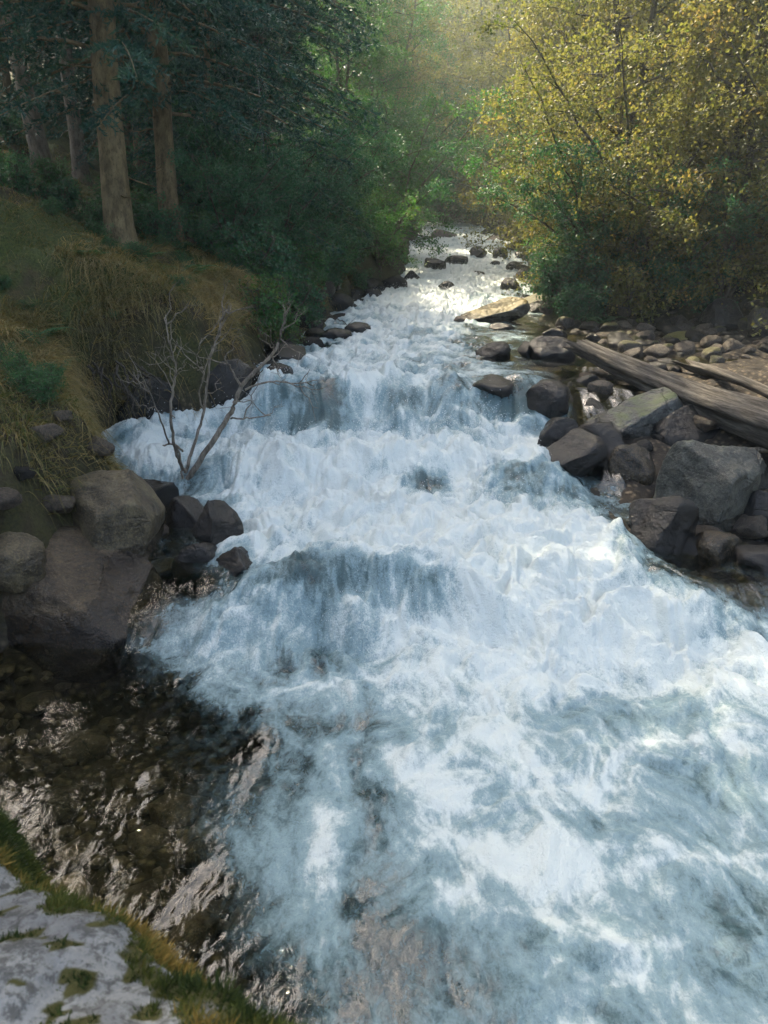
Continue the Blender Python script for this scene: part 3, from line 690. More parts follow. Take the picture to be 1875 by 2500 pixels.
def stones(n, label, group, pick, rng, mats, gap=.75, sink=.15):
    k = 0; tries = 0
    while k < n and tries < n * 60:
        tries += 1
        x, y = pick(); r = rnd.uniform(*rng) * (1.5 if rnd.random() < .12 else 1)
        if any((x - a) ** 2 + (y - b) ** 2 < ((r + c) * gap) ** 2 for a, b, c in placed): continue
        placed.append((x, y, r)); m = rnd.choice(mats)
        o = link('stone', rnd.choice(SM[m]), None, (x, y, float(ground_z(x, y)) + r * .62 * (.5 - sink)))
        o.scale = (r, r, r); o.rotation_euler = (rnd.uniform(-.3, .3), rnd.uniform(-.3, .3), rnd.uniform(0, 6.28))
        lb = label
        if 'gravel bar' in group:
            lb = ('large ' if r > .15 else 'small ' if r < .09 else '') + ('mossy' if m == 'stone_moss' else 'dark' if m == 'stone_wet' else 'brown') + ' stone of the gravel bar ' + near(x, y, MK_BAR)
        elif rnd.random() < 2: lb = ('large ' if r > rng[0] + .7 * (rng[1] - rng[0]) else 'small ' if r < rng[0] + .35 * (rng[1] - rng[0]) else '') + label
        tag(o, lb, 'stone', group); k += 1
def p_bar():
    d = rnd.uniform(9.2, 12.9); x = rnd.uniform(float(xr(d)) + .1, float(xr(d)) + 3.6); return x, d
stones(140, 'rounded brown stone among the sunlit stones of the right gravel bar', 'stones of the gravel bar', p_bar, (.05, .18), ['stone', 'stone_wet', 'stone_moss', 'stone'])
def p_shal():
    d = rnd.uniform(8.3, 11.5); x = float(xr(d)) + rnd.uniform(-.5, 1.2); return x, d
stones(20, 'dark wet stone in the shallows beside the weathered log', 'stones in the shallows', p_shal, (.07, .16), ['stone_wet', 'stone_wet', 'stone'])
def p_weir():
    d = rnd.uniform(33, 42); return rnd.uniform(float(xl(d)) - .2, float(xr(d)) + .6), d
stones(40, 'grey stone in the row of rocks across the far end of the stream', 'stones across the far stream', p_weir, (.2, .45), ['stone', 'stone_wet'], sink=-.5)
def p_lb():
    d = rnd.uniform(8.6, 17); return float(xl(d)) + rnd.uniform(-.25, .3), d
stones(24, 'dark stone along the left waterline under the shrubs', 'stones on the left waterline', p_lb, (.12, .26), ['stone_wet'], sink=-.1)
def p_rb():
    d = rnd.uniform(13.5, 30); return float(xr(d)) + rnd.uniform(-.3, .3), d
stones(26, 'dark stone along the far right waterline under the bushes', 'stones on the right waterline', p_rb, (.14, .32), ['stone_wet', 'stone_moss'], sink=-.1)
def p_rs():
    d = rnd.uniform(4.6, 8.2); return float(xr(d)) + rnd.uniform(.0, 1.6), d
stones(16, 'shaded stone between the big boulders of the right shore', 'stones of the right shore', p_rs, (.08, .2), ['stone_wet', 'stone'], sink=-.1)
def p_ls():
    d = rnd.uniform(3.7, 6.0); return float(xl(d)) + rnd.uniform(-.5, .6), d
stones(20, 'shaded stone between the boulders of the left shore', 'stones of the left shore', p_ls, (.07, .18), ['stone_wet', 'stone'], sink=-.1)
# pebbles of the stream bed in the clear pool
V0, F0 = rock_shape(77, 1, (1, .8, .5), 3, .8)
vs, fs = [], []
for i in range(700):
    d = rnd.uniform(1.6, 4.3); x = rnd.uniform(-2.5, .3); r = rnd.uniform(.02, .06) * (3.2 if rnd.random() < .1 else 1)
    a = rnd.uniform(0, 6.28); c, s = math.cos(a), math.sin(a)
    v = V0 * r; v = np.stack([v[:, 0] * c - v[:, 1] * s, v[:, 0] * s + v[:, 1] * c, v[:, 2]], -1)
    vs.append(v + np.array((x, d, float(ground_z(x, d))))); fs.append(F0 + i * len(V0))
tag(link('stream_bed_pebbles', mesh_np('stream_bed_pebbles', np.concatenate(vs), np.concatenate(fs), M['stone'])), 'brown pebbles on the bed of the clear left pool', 'pebbles', kind='stuff')

# ------------------------------------------------------------------ lichened boulder under the photographer
def near_boulder():
    xs = np.arange(-2.3, .45, .015); ys = np.arange(-.9, 2.0, .015)
    X, Y = np.meshgrid(xs, ys)
    wob = .05 * fbm2(X * 2.2, Y * 2.2, 3, 81) + .018 * fbm2(X * 9, Y * 9, 3, 82)
    e = .57 * (X + .185) + .82 * (Y - .90) + wob                      # distance out past the rim
    e2 = .95 * (X + .10) - .3 * (Y - .6) + wob
    e = np.maximum(e, e2)
    top = 1.065 + .16 * (1 - np.exp(np.minimum(e, 0) / .35)) + .035 * fbm2(X * 3, Y * 3, 3, 83) + .012 * fbm2(X * 11, Y * 11, 3, 84) + .004 * fbm2(X * 40, Y * 40, 2, 85)
    Z = top - np.where(e > -.05, (np.maximum(e + .05, 0) ** 1.35) * 5.5, 0)
    Z = np.maximum(Z, -.6)
    nr, nc = X.shape; idx = np.arange(nr * nc).reshape(nr, nc)
    F = np.stack([idx[:-1, :-1], idx[:-1, 1:], idx[1:, 1:], idx[1:, :-1]], -1)
    kf = (Z[:-1, :-1] > -.55) | (Z[1:, 1:] > -.55); F = F[kf]
    f1 = fbm2(X * 5, Y * 5, 4, 61); f2 = fbm2(X * 16, Y * 16, 3, 62)
    al_ = sst(-.3, .35, .82 * (X + .15) - .57 * (Y - .94)); rimw = -.075 - .22 * al_ - .07 * pn2(X * 4, Y * 4, 63) - .03 * f2
    belt = sst(rimw - .02, rimw + .03, e) * (1 - sst(.12, .2, e))
    moss = np.clip(belt * (.9 + .5 * f2) + sst(.08, .42, f1 * .55 + f2 * 1.05 - .03) * .95, 0, 1)
    V = np.stack([X, Y, Z], -1).reshape(-1, 3)
    loc = np.array((-1., .6, 0.)); V = V - loc
    used = np.unique(F); rm = np.full(nr * nc, -1); rm[used] = np.arange(len(used)); F = rm[F]; V = V[used]
    moss = moss.ravel()[used]; belt = belt.ravel()[used]; f1 = f1.ravel()[used]; f2 = f2.ravel()[used]
    me = mesh_np('near_boulder', V, F, M['lichen'], True, {'moss': moss})
    o = link('boulder', me, None, loc)
    tag(o, 'pale grey lichened boulder with green and golden moss in the near left corner', 'boulder')
    nv = np.zeros(len(V) * 3, np.float32); me.vertices.foreach_get('normal', nv); nv = nv.reshape(-1, 3)
    Pm = V[F].mean(1) + loc; mt = moss[F].mean(1)
    ar = np.linalg.norm(np.cross(V[F[:, 1]] - V[F[:, 0]], V[F[:, 3]] - V[F[:, 0]]), axis=1)
    wt = ar * (mt > .5) * (Pm[:, 1] > .3) * (Pm[:, 0] > -1.5) * (Pm[:, 2] > .6)
    rs = np.random.RandomState(9); N = 66000
    k = rs.choice(len(F), N, p=wt / wt.sum()); a, b = rs.rand(2, N)
    q = V[F[k]]; P = q[:, 0] + (q[:, 1] - q[:, 0]) * a[:, None] + (q[:, 3] - q[:, 0]) * b[:, None]; nn = nv[F[k]].mean(1)
    bl = belt[F[k]].mean(1); cush = np.clip((mt[k] - .5) * 2, 0, 1)
    dirn = nn + rs.normal(size=(N, 3)) * .6; dirn /= np.linalg.norm(dirn, axis=1)[:, None]
    L = rs.uniform(.005, .017, N) * (.7 + .9 * bl) * (.5 + .8 * cush) + .012 * cush * np.clip(f2[F[k]].mean(1) + .3, 0, 1)
    sv_ = np.cross(dirn, rs.normal(size=(N, 3))); sv_ /= np.linalg.norm(sv_, axis=1)[:, None]
    wd_ = rs.uniform(.0012, .0030, N); b0 = P - nn * .003
    v = np.stack([b0 - sv_ * wd_[:, None], b0 + sv_ * wd_[:, None], b0 + dirn * L[:, None]], 1).reshape(-1, 3)
    gold = np.clip(.14 + .70 * bl * np.clip(f1[F[k]].mean(1) * 1.6 + .75, 0, 1) + rs.normal(size=N) * .10, 0, 1)
    mo = link('moss', mesh_np('moss', v, np.arange(N * 3).reshape(-1, 3), M['moss'], False, {'rnd': np.repeat(gold, 3)}), o)
    mo['kind'] = 'stuff'
near_boulder()

# ------------------------------------------------------------------ driftwood and dead branches
def chain(pts, n=6, seed=0, jit=0.):
    """smooth polyline through the points"""
    P = np.array(pts, float); t = np.linspace(0, len(P) - 1, (len(P) - 1) * n + 1)
    k = np.clip(t.astype(int), 0, len(P) - 2); u = (t - k)[:, None]
    p0 = P[np.maximum(k - 1, 0)]; p1 = P[k]; p2 = P[k + 1]; p3 = P[np.minimum(k + 2, len(P) - 1)]
    Q = .5 * (2 * p1 + (p2 - p0) * u + (2 * p0 - 5 * p1 + 4 * p2 - p3) * u ** 2 + (3 * p1 - p0 - 3 * p2 + p3) * u ** 3)
    if jit:
        r_ = np.random.RandomState(seed); Q[1:-1] += r_.normal(size=(len(Q) - 2, 3)) * jit
    return Q

def log(name, label, a, b, ra, rb, seed, sag=0., cat='log', flat=1., k=48, n=110, jag=.22, mat='log', knots=3):
    a = np.array(a, float); b = np.array(b, float); ax = b - a; L = np.linalg.norm(ax); ax /= L
    up = np.array((0, 0, 1.)); s = np.cross(ax, up); s /= np.linalg.norm(s); up = np.cross(s, ax)
    t = np.linspace(0, 1, n)[:, None]; ang = np.linspace(0, 2 * math.pi, k, endpoint=False)[None, :]
    ca, sa = np.cos(ang), np.sin(ang)
    rr = ra + (rb - ra) * t
    rr = rr * (1 + .22 * pn3(ca * 1.2 + t * 0, sa * 1.2 + t * 0, t * L * .8, seed) + .20 * pn3(ca * 4 + t * 0, sa * 4 + t * 0, t * L * .35, seed + 1) + .14 * pn3(ca * 9 + t * 0, sa * 9 + t * 0, t * L * 1.0, seed + 2))
    tt = t * L + jag * pn3(ca * 2.2 + 0 * t, sa * 2.2 + 0 * t, 0 * t, seed + 3) * (1 - t * 3).clip(0, 1) * 1.6 - jag * pn3(ca * 2 + 0 * t, sa * 2 + 0 * t, 0 * t, seed + 4) * (t * 3 - 2).clip(0, 1)
    bend = sag * np.sin(t * math.pi)
    V = a[None, None] + ax[None, None] * tt[..., None] + s[None, None] * (ca * rr)[..., None] + up[None, None] * (sa * rr * flat + bend)[..., None]
    V = V.reshape(-1, 3)
    i = np.arange(n - 1)[:, None] * k; j = np.arange(k)[None]; j2 = (j + 1) % k
    F = np.stack([i + j, i + j2, i + k + j2, i + k + j], -1).reshape(-1, 4)
    c0 = V[:k].mean(0) + ax * .04; c1 = V[-k:].mean(0)
    m = len(V); V = np.concatenate([V, [c0, c1]])
    jj = np.arange(k); e0 = np.stack([jj, np.full(k, m), np.full(k, m), (jj + 1) % k], -1)
    T = [(jj[x], (jj[x] + 1) % k, m) for x in range(k)] + [((n - 1) * k + (x + 1) % k, (n - 1) * k + x, m + 1) for x in range(k)]
    tris = np.concatenate([F[:, [0, 1, 2]], F[:, [0, 2, 3]], np.array([(q[1], q[0], q[2]) for q in T])])
    # local frame so the grain of the material runs along the wood
    Rm = np.stack([ax, s, up], 1); Vl = (V - a) @ Rm
    o = link(name, mesh_np(name, Vl, tris, M[mat]), None, a)
    o.rotation_euler = Matrix(Rm.tolist()).to_euler()
    return tag(o, label, cat)

A = at(1252, 748, 9.0); B = at(1740, 945, 6.3)
log('log', 'thick grey weathered log with a broken tip across the right boulders', A, B, .095, .19, 5, sag=-.05)
log('plank', 'flat split plank lying level behind the green topped boulder', at(1258, 843, 8.1), at(1450, 836, 8.2), .07, .08, 8, cat='plank', flat=.5, jag=.15)
log('log', 'pale thin crooked log lying behind the thick one', at(1490, 790, 8.6), at(1720, 880, 7.2), .05, .06, 9, sag=.05, n=40, k=16)
log('plank', 'broken plank end at the right edge above the thick log', at(1560, 832, 9.4), at(1720, 838, 9.4), .06, .07, 10, cat='plank', flat=.5)
log('log', 'thin straight stick at the right edge over the angular block', at(1600, 972, 6.6), at(1700, 970, 6.5), .025, .03, 11, n=24, k=10, jag=.05, mat='dead_wood')
log('log', 'fallen pale birch limb slanting down the left bank', at(440, 587, 10.2), at(572, 546, 11.5), .035, .05, 12, n=40, k=12, mat='bark_birch')
log('log', 'thin brown stick lying on the left mossy bank', at(105, 585, 8.0), at(165, 640, 7.7), .02, .018, 13, n=24, k=8, jag=.03, mat='twig_dark')
log('log', 'mossy root limb hanging over the left bank edge', at(428, 655, 8.6), at(470, 745, 8.2), .03, .03, 14, n=24, k=8, jag=.03, mat='bark_alder')

def dead_bush():
    D0 = 6.4
    foot = at(405, 1010, D0)
    root = empty('dead_branch', foot); tag(root, 'bare pale forked branch standing up out of the left rapids', 'branch')
    def tube(name, pts, r0, r1, mat, dd, parent=root, twigs=0, seed=0):
        P = np.array([at(x, y, D0 + z) for (x, y), z in zip(pts, dd)]) - foot
        Q = chain(P, 7, seed, .004); T = Tubes(); n = len(Q)
        T.add(Q, np.linspace(r0, r1, n) * .66, 7)
        st_o = link(name, T.mesh(name, M[mat]), parent)
        T = Tubes(); r_ = np.random.RandomState(seed + 50)
        for k in range(int(twigs * 1.9)):
            i = r_.randint(n // 3, n - 1); p = Q[i]; tdir = Q[min(i + 1, n - 1)] - Q[i - 1]; tdir /= np.linalg.norm(tdir)
            dv = tdir * .6 + r_.normal(size=3) * .6; dv /= np.linalg.norm(dv); L = r_.uniform(.12, .38)
            tp = [p + dv * L * u + np.array((0, 0, .06 * u * u)) + r_.normal(size=3) * .012 * (u > 0) for u in np.linspace(0, 1, 6)]
            T.add(tp, np.linspace(.006, .0018, 6), 4)
            for j in (3, 4):
                dv2 = dv + r_.normal(size=3) * .7; dv2 /= np.linalg.norm(dv2)
                T.add([tp[j] + dv2 * L * .4 * u for u in np.linspace(0, 1, 4)], np.linspace(.003, .0012, 4), 3)
        if twigs: link('twigs', T.mesh('twigs', M[mat]), st_o)['kind'] = 'stuff'
    tube('stem', [(405, 1035), (455, 960), (500, 890), (522, 835), (565, 790), (595, 755), (612, 700), (615, 688)], .042, .010, 'dead_wood', [0, 0, .05, .1, .15, .2, .25, .25], twigs=8, seed=1)
    tube('stem', [(400, 1020), (420, 960), (442, 880), (452, 790), (465, 740), (480, 690), (495, 660)], .024, .007, 'dead_wood', [0, .1, .2, .25, .3, .35, .4], twigs=7, seed=2)
    tube('stem', [(400, 1020), (380, 975), (370, 900), (375, 830), (380, 790), (365, 740), (358, 680)], .024, .007, 'dead_wood', [0, -.1, -.2, -.2, -.25, -.3, -.3], twigs=7, seed=3)
    tube('branch', [(522, 835), (500, 800), (485, 770)], .018, .008, 'dead_wood', [.1, .0, -.05], twigs=2, seed=4)
    tube('branch', [(498, 905), (540, 903), (585, 897)], .014, .007, 'dead_wood', [.05, .1, .15], twigs=2, seed=5)
    tube('branch', [(530, 842), (580, 825), (640, 828), (685, 822)], .016, .005, 'dead_wood', [.1, .2, .25, .3], twigs=3, seed=6)
    tube('branch', [(365, 960), (345, 900), (325, 850), (300, 800)], .013, .004, 'dead_wood', [-.15, -.25, -.3, -.35], twigs=3, seed=7)
    tube('branch', [(395, 1034), (388, 980), (378, 960)], .016, .016, 'dead_wood', [-.05, -.1, -.1], seed=8)
    tube('branch', [(440, 885), (430, 850), (440, 805), (425, 780), (435, 730)], .012, .004, 'dead_wood', [.2, .1, .1, .05, 0], twigs=3, seed=9)
    tube('branch', [(352, 962), (375, 960), (395, 975)], .010, .014, 'dead_wood', [-.2, -.1, 0], seed=10)
dead_bush()

# bare twigs reaching over the water from the left bank
def roots(label, px, py, d, seed):
    f = at(px, py, d); root = empty('hanging_roots', f); tag(root, label, 'roots'); T = Tubes(); r_ = np.random.RandomState(seed)
    for k in range(16):
        p = np.array((r_.uniform(-.28, .28), r_.uniform(-.1, .1), r_.uniform(-.05, .1))); L = r_.uniform(.2, .5); st_ = [p]
        for q in range(7): st_.append(st_[-1] + np.array((r_.normal() * .035 + .015, r_.normal() * .03 - .015, -L / 7)))
        T.add(st_, np.linspace(r_.uniform(.006, .016), .002, 8), 5)
    link('roots', T.mesh('roots', M['twig_dark']), root)
def bare_twigs(label, pts, d, seed):
    f = at(*pts[0], d); root = empty('bare_branch', f); tag(root, label, 'branch')
    T = Tubes(); r_ = np.random.RandomState(seed)
    Q = chain(np.array([at(x, y, d + .05 * i) for i, (x, y) in enumerate(pts)]) - f, 6, seed, .01); T.add(Q, np.linspace(.018, .004, len(Q)), 5)
    for k in range(9):
        i = r_.randint(3, len(Q) - 1); dv = r_.normal(size=3) * np.array((1, .4, .7)); dv /= np.linalg.norm(dv); L = r_.uniform(.15, .5)
        T.add([Q[i] + dv * L * u + r_.normal(size=3) * .015 * u for u in np.linspace(0, 1, 6)], np.linspace(.006, .002, 6), 4)
    link('twigs', T.mesh('twigs', M['twig_dark']), root)
roots('brown roots hanging from the cut earth above the ridged boulder', 45, 1000, 5.35, 3)
roots('thin roots hanging under the straw grass at far left', 60, 850, 6.0, 4)
roots('roots dangling under the grass lip behind the dead branch', 240, 800, 7.0, 5)
bare_twigs('bare dark twig arching over the water by the flat left rock', [(640, 700), (690, 685), (735, 690), (760, 715)], 12.0, 3)
bare_twigs('bare grey twigs lying along the foot of the left bank', [(480, 745), (540, 735), (590, 745), (640, 730)], 9.3, 4)
bare_twigs('tangle of thin bare twigs at the left drop edge', [(430, 760), (500, 770), (560, 790)], 8.6, 5)
bare_twigs('dark leaning bare branch among the left shrubs', [(690, 600), (760, 545), (840, 530)], 17, 6)

# ------------------------------------------------------------------ grass on the left bank
def bank_grass():
    rs = np.random.RandomState(3); Ps = []; Ds = []; Ls = []; C = []; W = []
    def put(x, d, lean_x, lean_y, upw, L, c, wd=.0045):
        n = len(x); Ps.append(np.stack([x, d, ground_z(x, d) - .01], -1))
        Ds.append(np.stack([lean_x, lean_y, np.full(n, upw)], -1) + rs.normal(size=(n, 3)) * .2); Ls.append(L); C.append(np.clip(c, 0, 1)); W.append(np.full(n, wd))
    def tussock(d, t, n, Lr, col, rad):
        x0 = float(xl(d)) - t; a = rs.uniform(0, 6.283, n); r = rad * np.sqrt(rs.uniform(0, 1, n))
        x = x0 + np.cos(a) * r; dd = d + np.sin(a) * r * 1.3
        k = r / rad
        put(x, dd, np.cos(a) * .55 * k + .42, np.sin(a) * .55 * k - .2, .75, rs.uniform(*Lr, n), col + rs.normal(size=n) * .14)
    for i in range(58):
        d = rs.uniform(6.1, 10.5); tussock(d, rs.uniform(.35, .8), 190, (.22, .52), rs.uniform(.25, .9), rs.uniform(.08, .22))
    for i in range(70):
        d = rs.uniform(5.5, 10.5); tussock(d, rs.uniform(.6, 1.8), 110, (.12, .34), rs.uniform(.05, .8), rs.uniform(.10, .25))
    for i in range(130):
        d = rs.uniform(6, 9.8); tussock(d, rs.uniform(.8, 3.4), 70, (.05, .17), rs.uniform(-.1, .45), rs.uniform(.12, .35))
    for i in range(110):
        d = rs.uniform(7, 14); tussock(d, rs.uniform(1.0, 5.), 55, (.08, .25), rs.uniform(.1, .6), rs.uniform(.12, .35))
    for i in range(50):
        d = rs.uniform(9.5, 17); tussock(d, rs.uniform(.08, .6), 90, (.15, .4), rs.uniform(.1, .7), rs.uniform(.10, .25))
    for i in range(22):
        d = rs.uniform(5.6, 6.9); tussock(d, rs.uniform(.10, .35), 90, (.08, .2), rs.uniform(.05, .4), rs.uniform(.08, .18))
    for i in range(60):
        d = rs.uniform(4.7, 6.5); tussock(d, rs.uniform(.22, 1.4), 110, (.12, .34), rs.uniform(.05, .75), rs.uniform(.10, .25))
    def tuss_at(px, py, d, n, lx, ly, Lr, col, rad):
        c = at(px, py, d); a = rs.uniform(0, 6.283, n); r = rad * np.sqrt(rs.uniform(0, 1, n)); k = r / rad
        put(c[0] + np.cos(a) * r, d + np.sin(a) * r, np.cos(a) * .5 * k + lx, np.sin(a) * .5 * k + ly, .7, rs.uniform(*Lr, n), col + rs.normal(size=n) * .13)
    for q in range(7):
        tuss_at(40 + 22 * q, 715 + rs.uniform(-25, 15), 6.5 + rs.uniform(-.2, .2), 110, .45, -.35, (.18, .42), .55, .2)
        tuss_at(195 + 22 * q, 672 + rs.uniform(-25, 15), 7.7 + rs.uniform(-.2, .2), 110, .25, -.6, (.18, .42), .6, .2)
        tuss_at(350 + 22 * q, 640 + rs.uniform(-25, 15), 8.2 + rs.uniform(-.2, .2), 100, .3, -.55, (.16, .38), .6, .2)
        tuss_at(130 + 16 * q, 950 + rs.uniform(-25, 25), 6.1, 90, .3, -.4, (.12, .25), .3, .12)
    P = np.concatenate(Ps); Dv = np.concatenate(Ds); L = np.concatenate(Ls); c = np.concatenate(C); n = len(P); w_ = np.concatenate(W)
    Dv /= np.linalg.norm(Dv, axis=1)[:, None]
    t = np.linspace(0, 1, 4)[None, :, None]
    Q = P[:, None, :] + Dv[:, None, :] * L[:, None, None] * t
    Q[:, :, 2] -= (t[..., 0] ** 2) * (L * rs.uniform(.6, 1.5, n))[:, None]
    s = np.cross(Dv, rs.normal(size=(n, 3))); s /= np.linalg.norm(s, axis=1)[:, None]
    wdt = w_[:, None, None] * rs.uniform(.5, 1.2, n)[:, None, None] * (1 - .85 * t)
    V = np.stack([Q - s[:, None] * wdt, Q + s[:, None] * wdt], 2).reshape(-1, 3)
    i = (np.arange(n) * 8)[:, None] + (np.arange(3) * 2)[None]
    F = np.stack([i, i + 1, i + 3, i + 2], -1).reshape(-1, 4)
    tag(link('bank_grass', mesh_np('bank_grass', V, F, M['grass'], True, {'rnd': np.repeat(c, 8)})), 'long straw coloured grass hanging over the left bank', 'grass', kind='stuff')
bank_grass()

# ------------------------------------------------------------------ foliage builders
def leaves_mesh(name, P, size, rs, mat, up=.35, rnd_=None, elong=1., axis=None):
    n = len(P); a = rs.normal(size=(n, 3)); a[:, 2] -= .35
    if axis is not None: a = a * .6 + axis
    a /= np.linalg.norm(a, axis=1)[:, None]
    nn = rs.normal(size=(n, 3)); nn[:, 2] += up * 3; c = np.cross(nn, a); c /= np.linalg.norm(c, axis=1)[:, None] + 1e-9
    nn = np.cross(a, c)
    s = size * rs.uniform(.6, 1.25, n)[:, None]
    v0 = P; v2 = P + a * s * elong; mid = P + a * s * .48 * elong + nn * s * .10
    V = np.stack([v0, mid + c * s * .38, v2, mid - c * s * .38], 1).reshape(-1, 3)
    F = np.arange(n * 4).reshape(-1, 4)
    r_ = rs.uniform(0, 1, n) if rnd_ is None else rnd_
    return mesh_np(name, V, F, mat, False, {'rnd': np.repeat(r_, 4)})

def woody(seed, H, stems, spread, n1, n2, leaf, per, low=.15, lean=.0, arch=.4, l1=.38, l2=.16, r0=.06, leafmat='leaf_gold', bark='bark_alder'):
    """a broadleaf: stems > limbs > twigs, leaves along the twigs. Returns trunk mesh, crown mesh"""
    rs = np.random.RandomState(seed); T = Tubes(); LP = []; LC = []
    for s in range(stems):
        az = rs.uniform(0, 6.28); tilt = spread * rs.uniform(.35, 1)
        h = H * rs.uniform(.72, 1)
        o = np.array((math.cos(az), math.sin(az), 0))
        t = np.linspace(0, 1, 14)
        P = o[None] * (tilt * h * (t ** 1.3))[:, None] + np.array((0, 0, 1.))[None] * (h * (t - arch * .5 * tilt * t ** 2))[:, None] + np.cumsum(rs.normal(size=(14, 3)) * H * .006, 0)
        P[0] = o * .05 * stems ** .5 * r0 * 10
        rr = r0 * (1 - .88 * t) + .004
        T.add(P, rr, 7)
        for b in range(n1):
            u = low + (1 - low) * (b + rs.uniform(0, 1)) / n1; u = min(u, .99)
            k = u * 13; i = int(k); p = P[i] + (P[min(i + 1, 13)] - P[i]) * (k - i)
            a2 = b * 2.4 + rs.uniform(-.5, .5); L = H * l1 * (1 - .62 * u) * rs.uniform(.6, 1.15)
            el = rs.uniform(-.05, .75)
            dv = np.array((math.cos(a2) * math.cos(el), math.sin(a2) * math.cos(el), math.sin(el)))
            tt = np.linspace(0, 1, 8)
            B = p[None] + dv[None] * (L * tt)[:, None] + np.array((0, 0, -1.))[None] * (L * .28 * tt ** 2)[:, None] + np.cumsum(rs.normal(size=(8, 3)) * L * .025, 0)
            T.add(B, np.linspace(max(.006, rr[i] * .5), .003, 8), 5)
            shade = rs.uniform(0, 1)
            for q in range(n2):
                v = .2 + .8 * (q + rs.uniform(0, 1)) / n2; kk = min(v, .99) * 7; j = int(kk); pp = B[j] + (B[min(j + 1, 7)] - B[j]) * (kk - j)
                d3 = dv * .5 + rs.normal(size=3) * np.array((.8, .8, .45)); d3 /= np.linalg.norm(d3)
                l = H * l2 * rs.uniform(.4, 1.1) * (1.1 - .5 * v)
                e = np.linspace(0, 1, 4)
                Tw = pp[None] + d3[None] * (l * e)[:, None] - np.array((0, 0, 1.))[None] * (l * .25 * e ** 2)[:, None]
                T.add(Tw, np.linspace(.004, .0015, 4), 3)
                m = per; w_ = rs.uniform(.1, 1.05, m)
                LP.append(pp[None] + d3[None] * (l * w_)[:, None] - np.array((0, 0, 1.))[None] * (l * .25 * w_ ** 2)[:, None] + rs.normal(size=(m, 3)) * leaf * .9)
                LC.append(np.clip(rs.normal(size=m) * .16 + .25 + .5 * shade, 0, 1))
    P = np.concatenate(LP); C = np.concatenate(LC)
    print('crown', seed, len(P))
    return T.mesh('trunk', M[bark]), leaves_mesh('crown', P, leaf, rs, M[leafmat], .35, C)

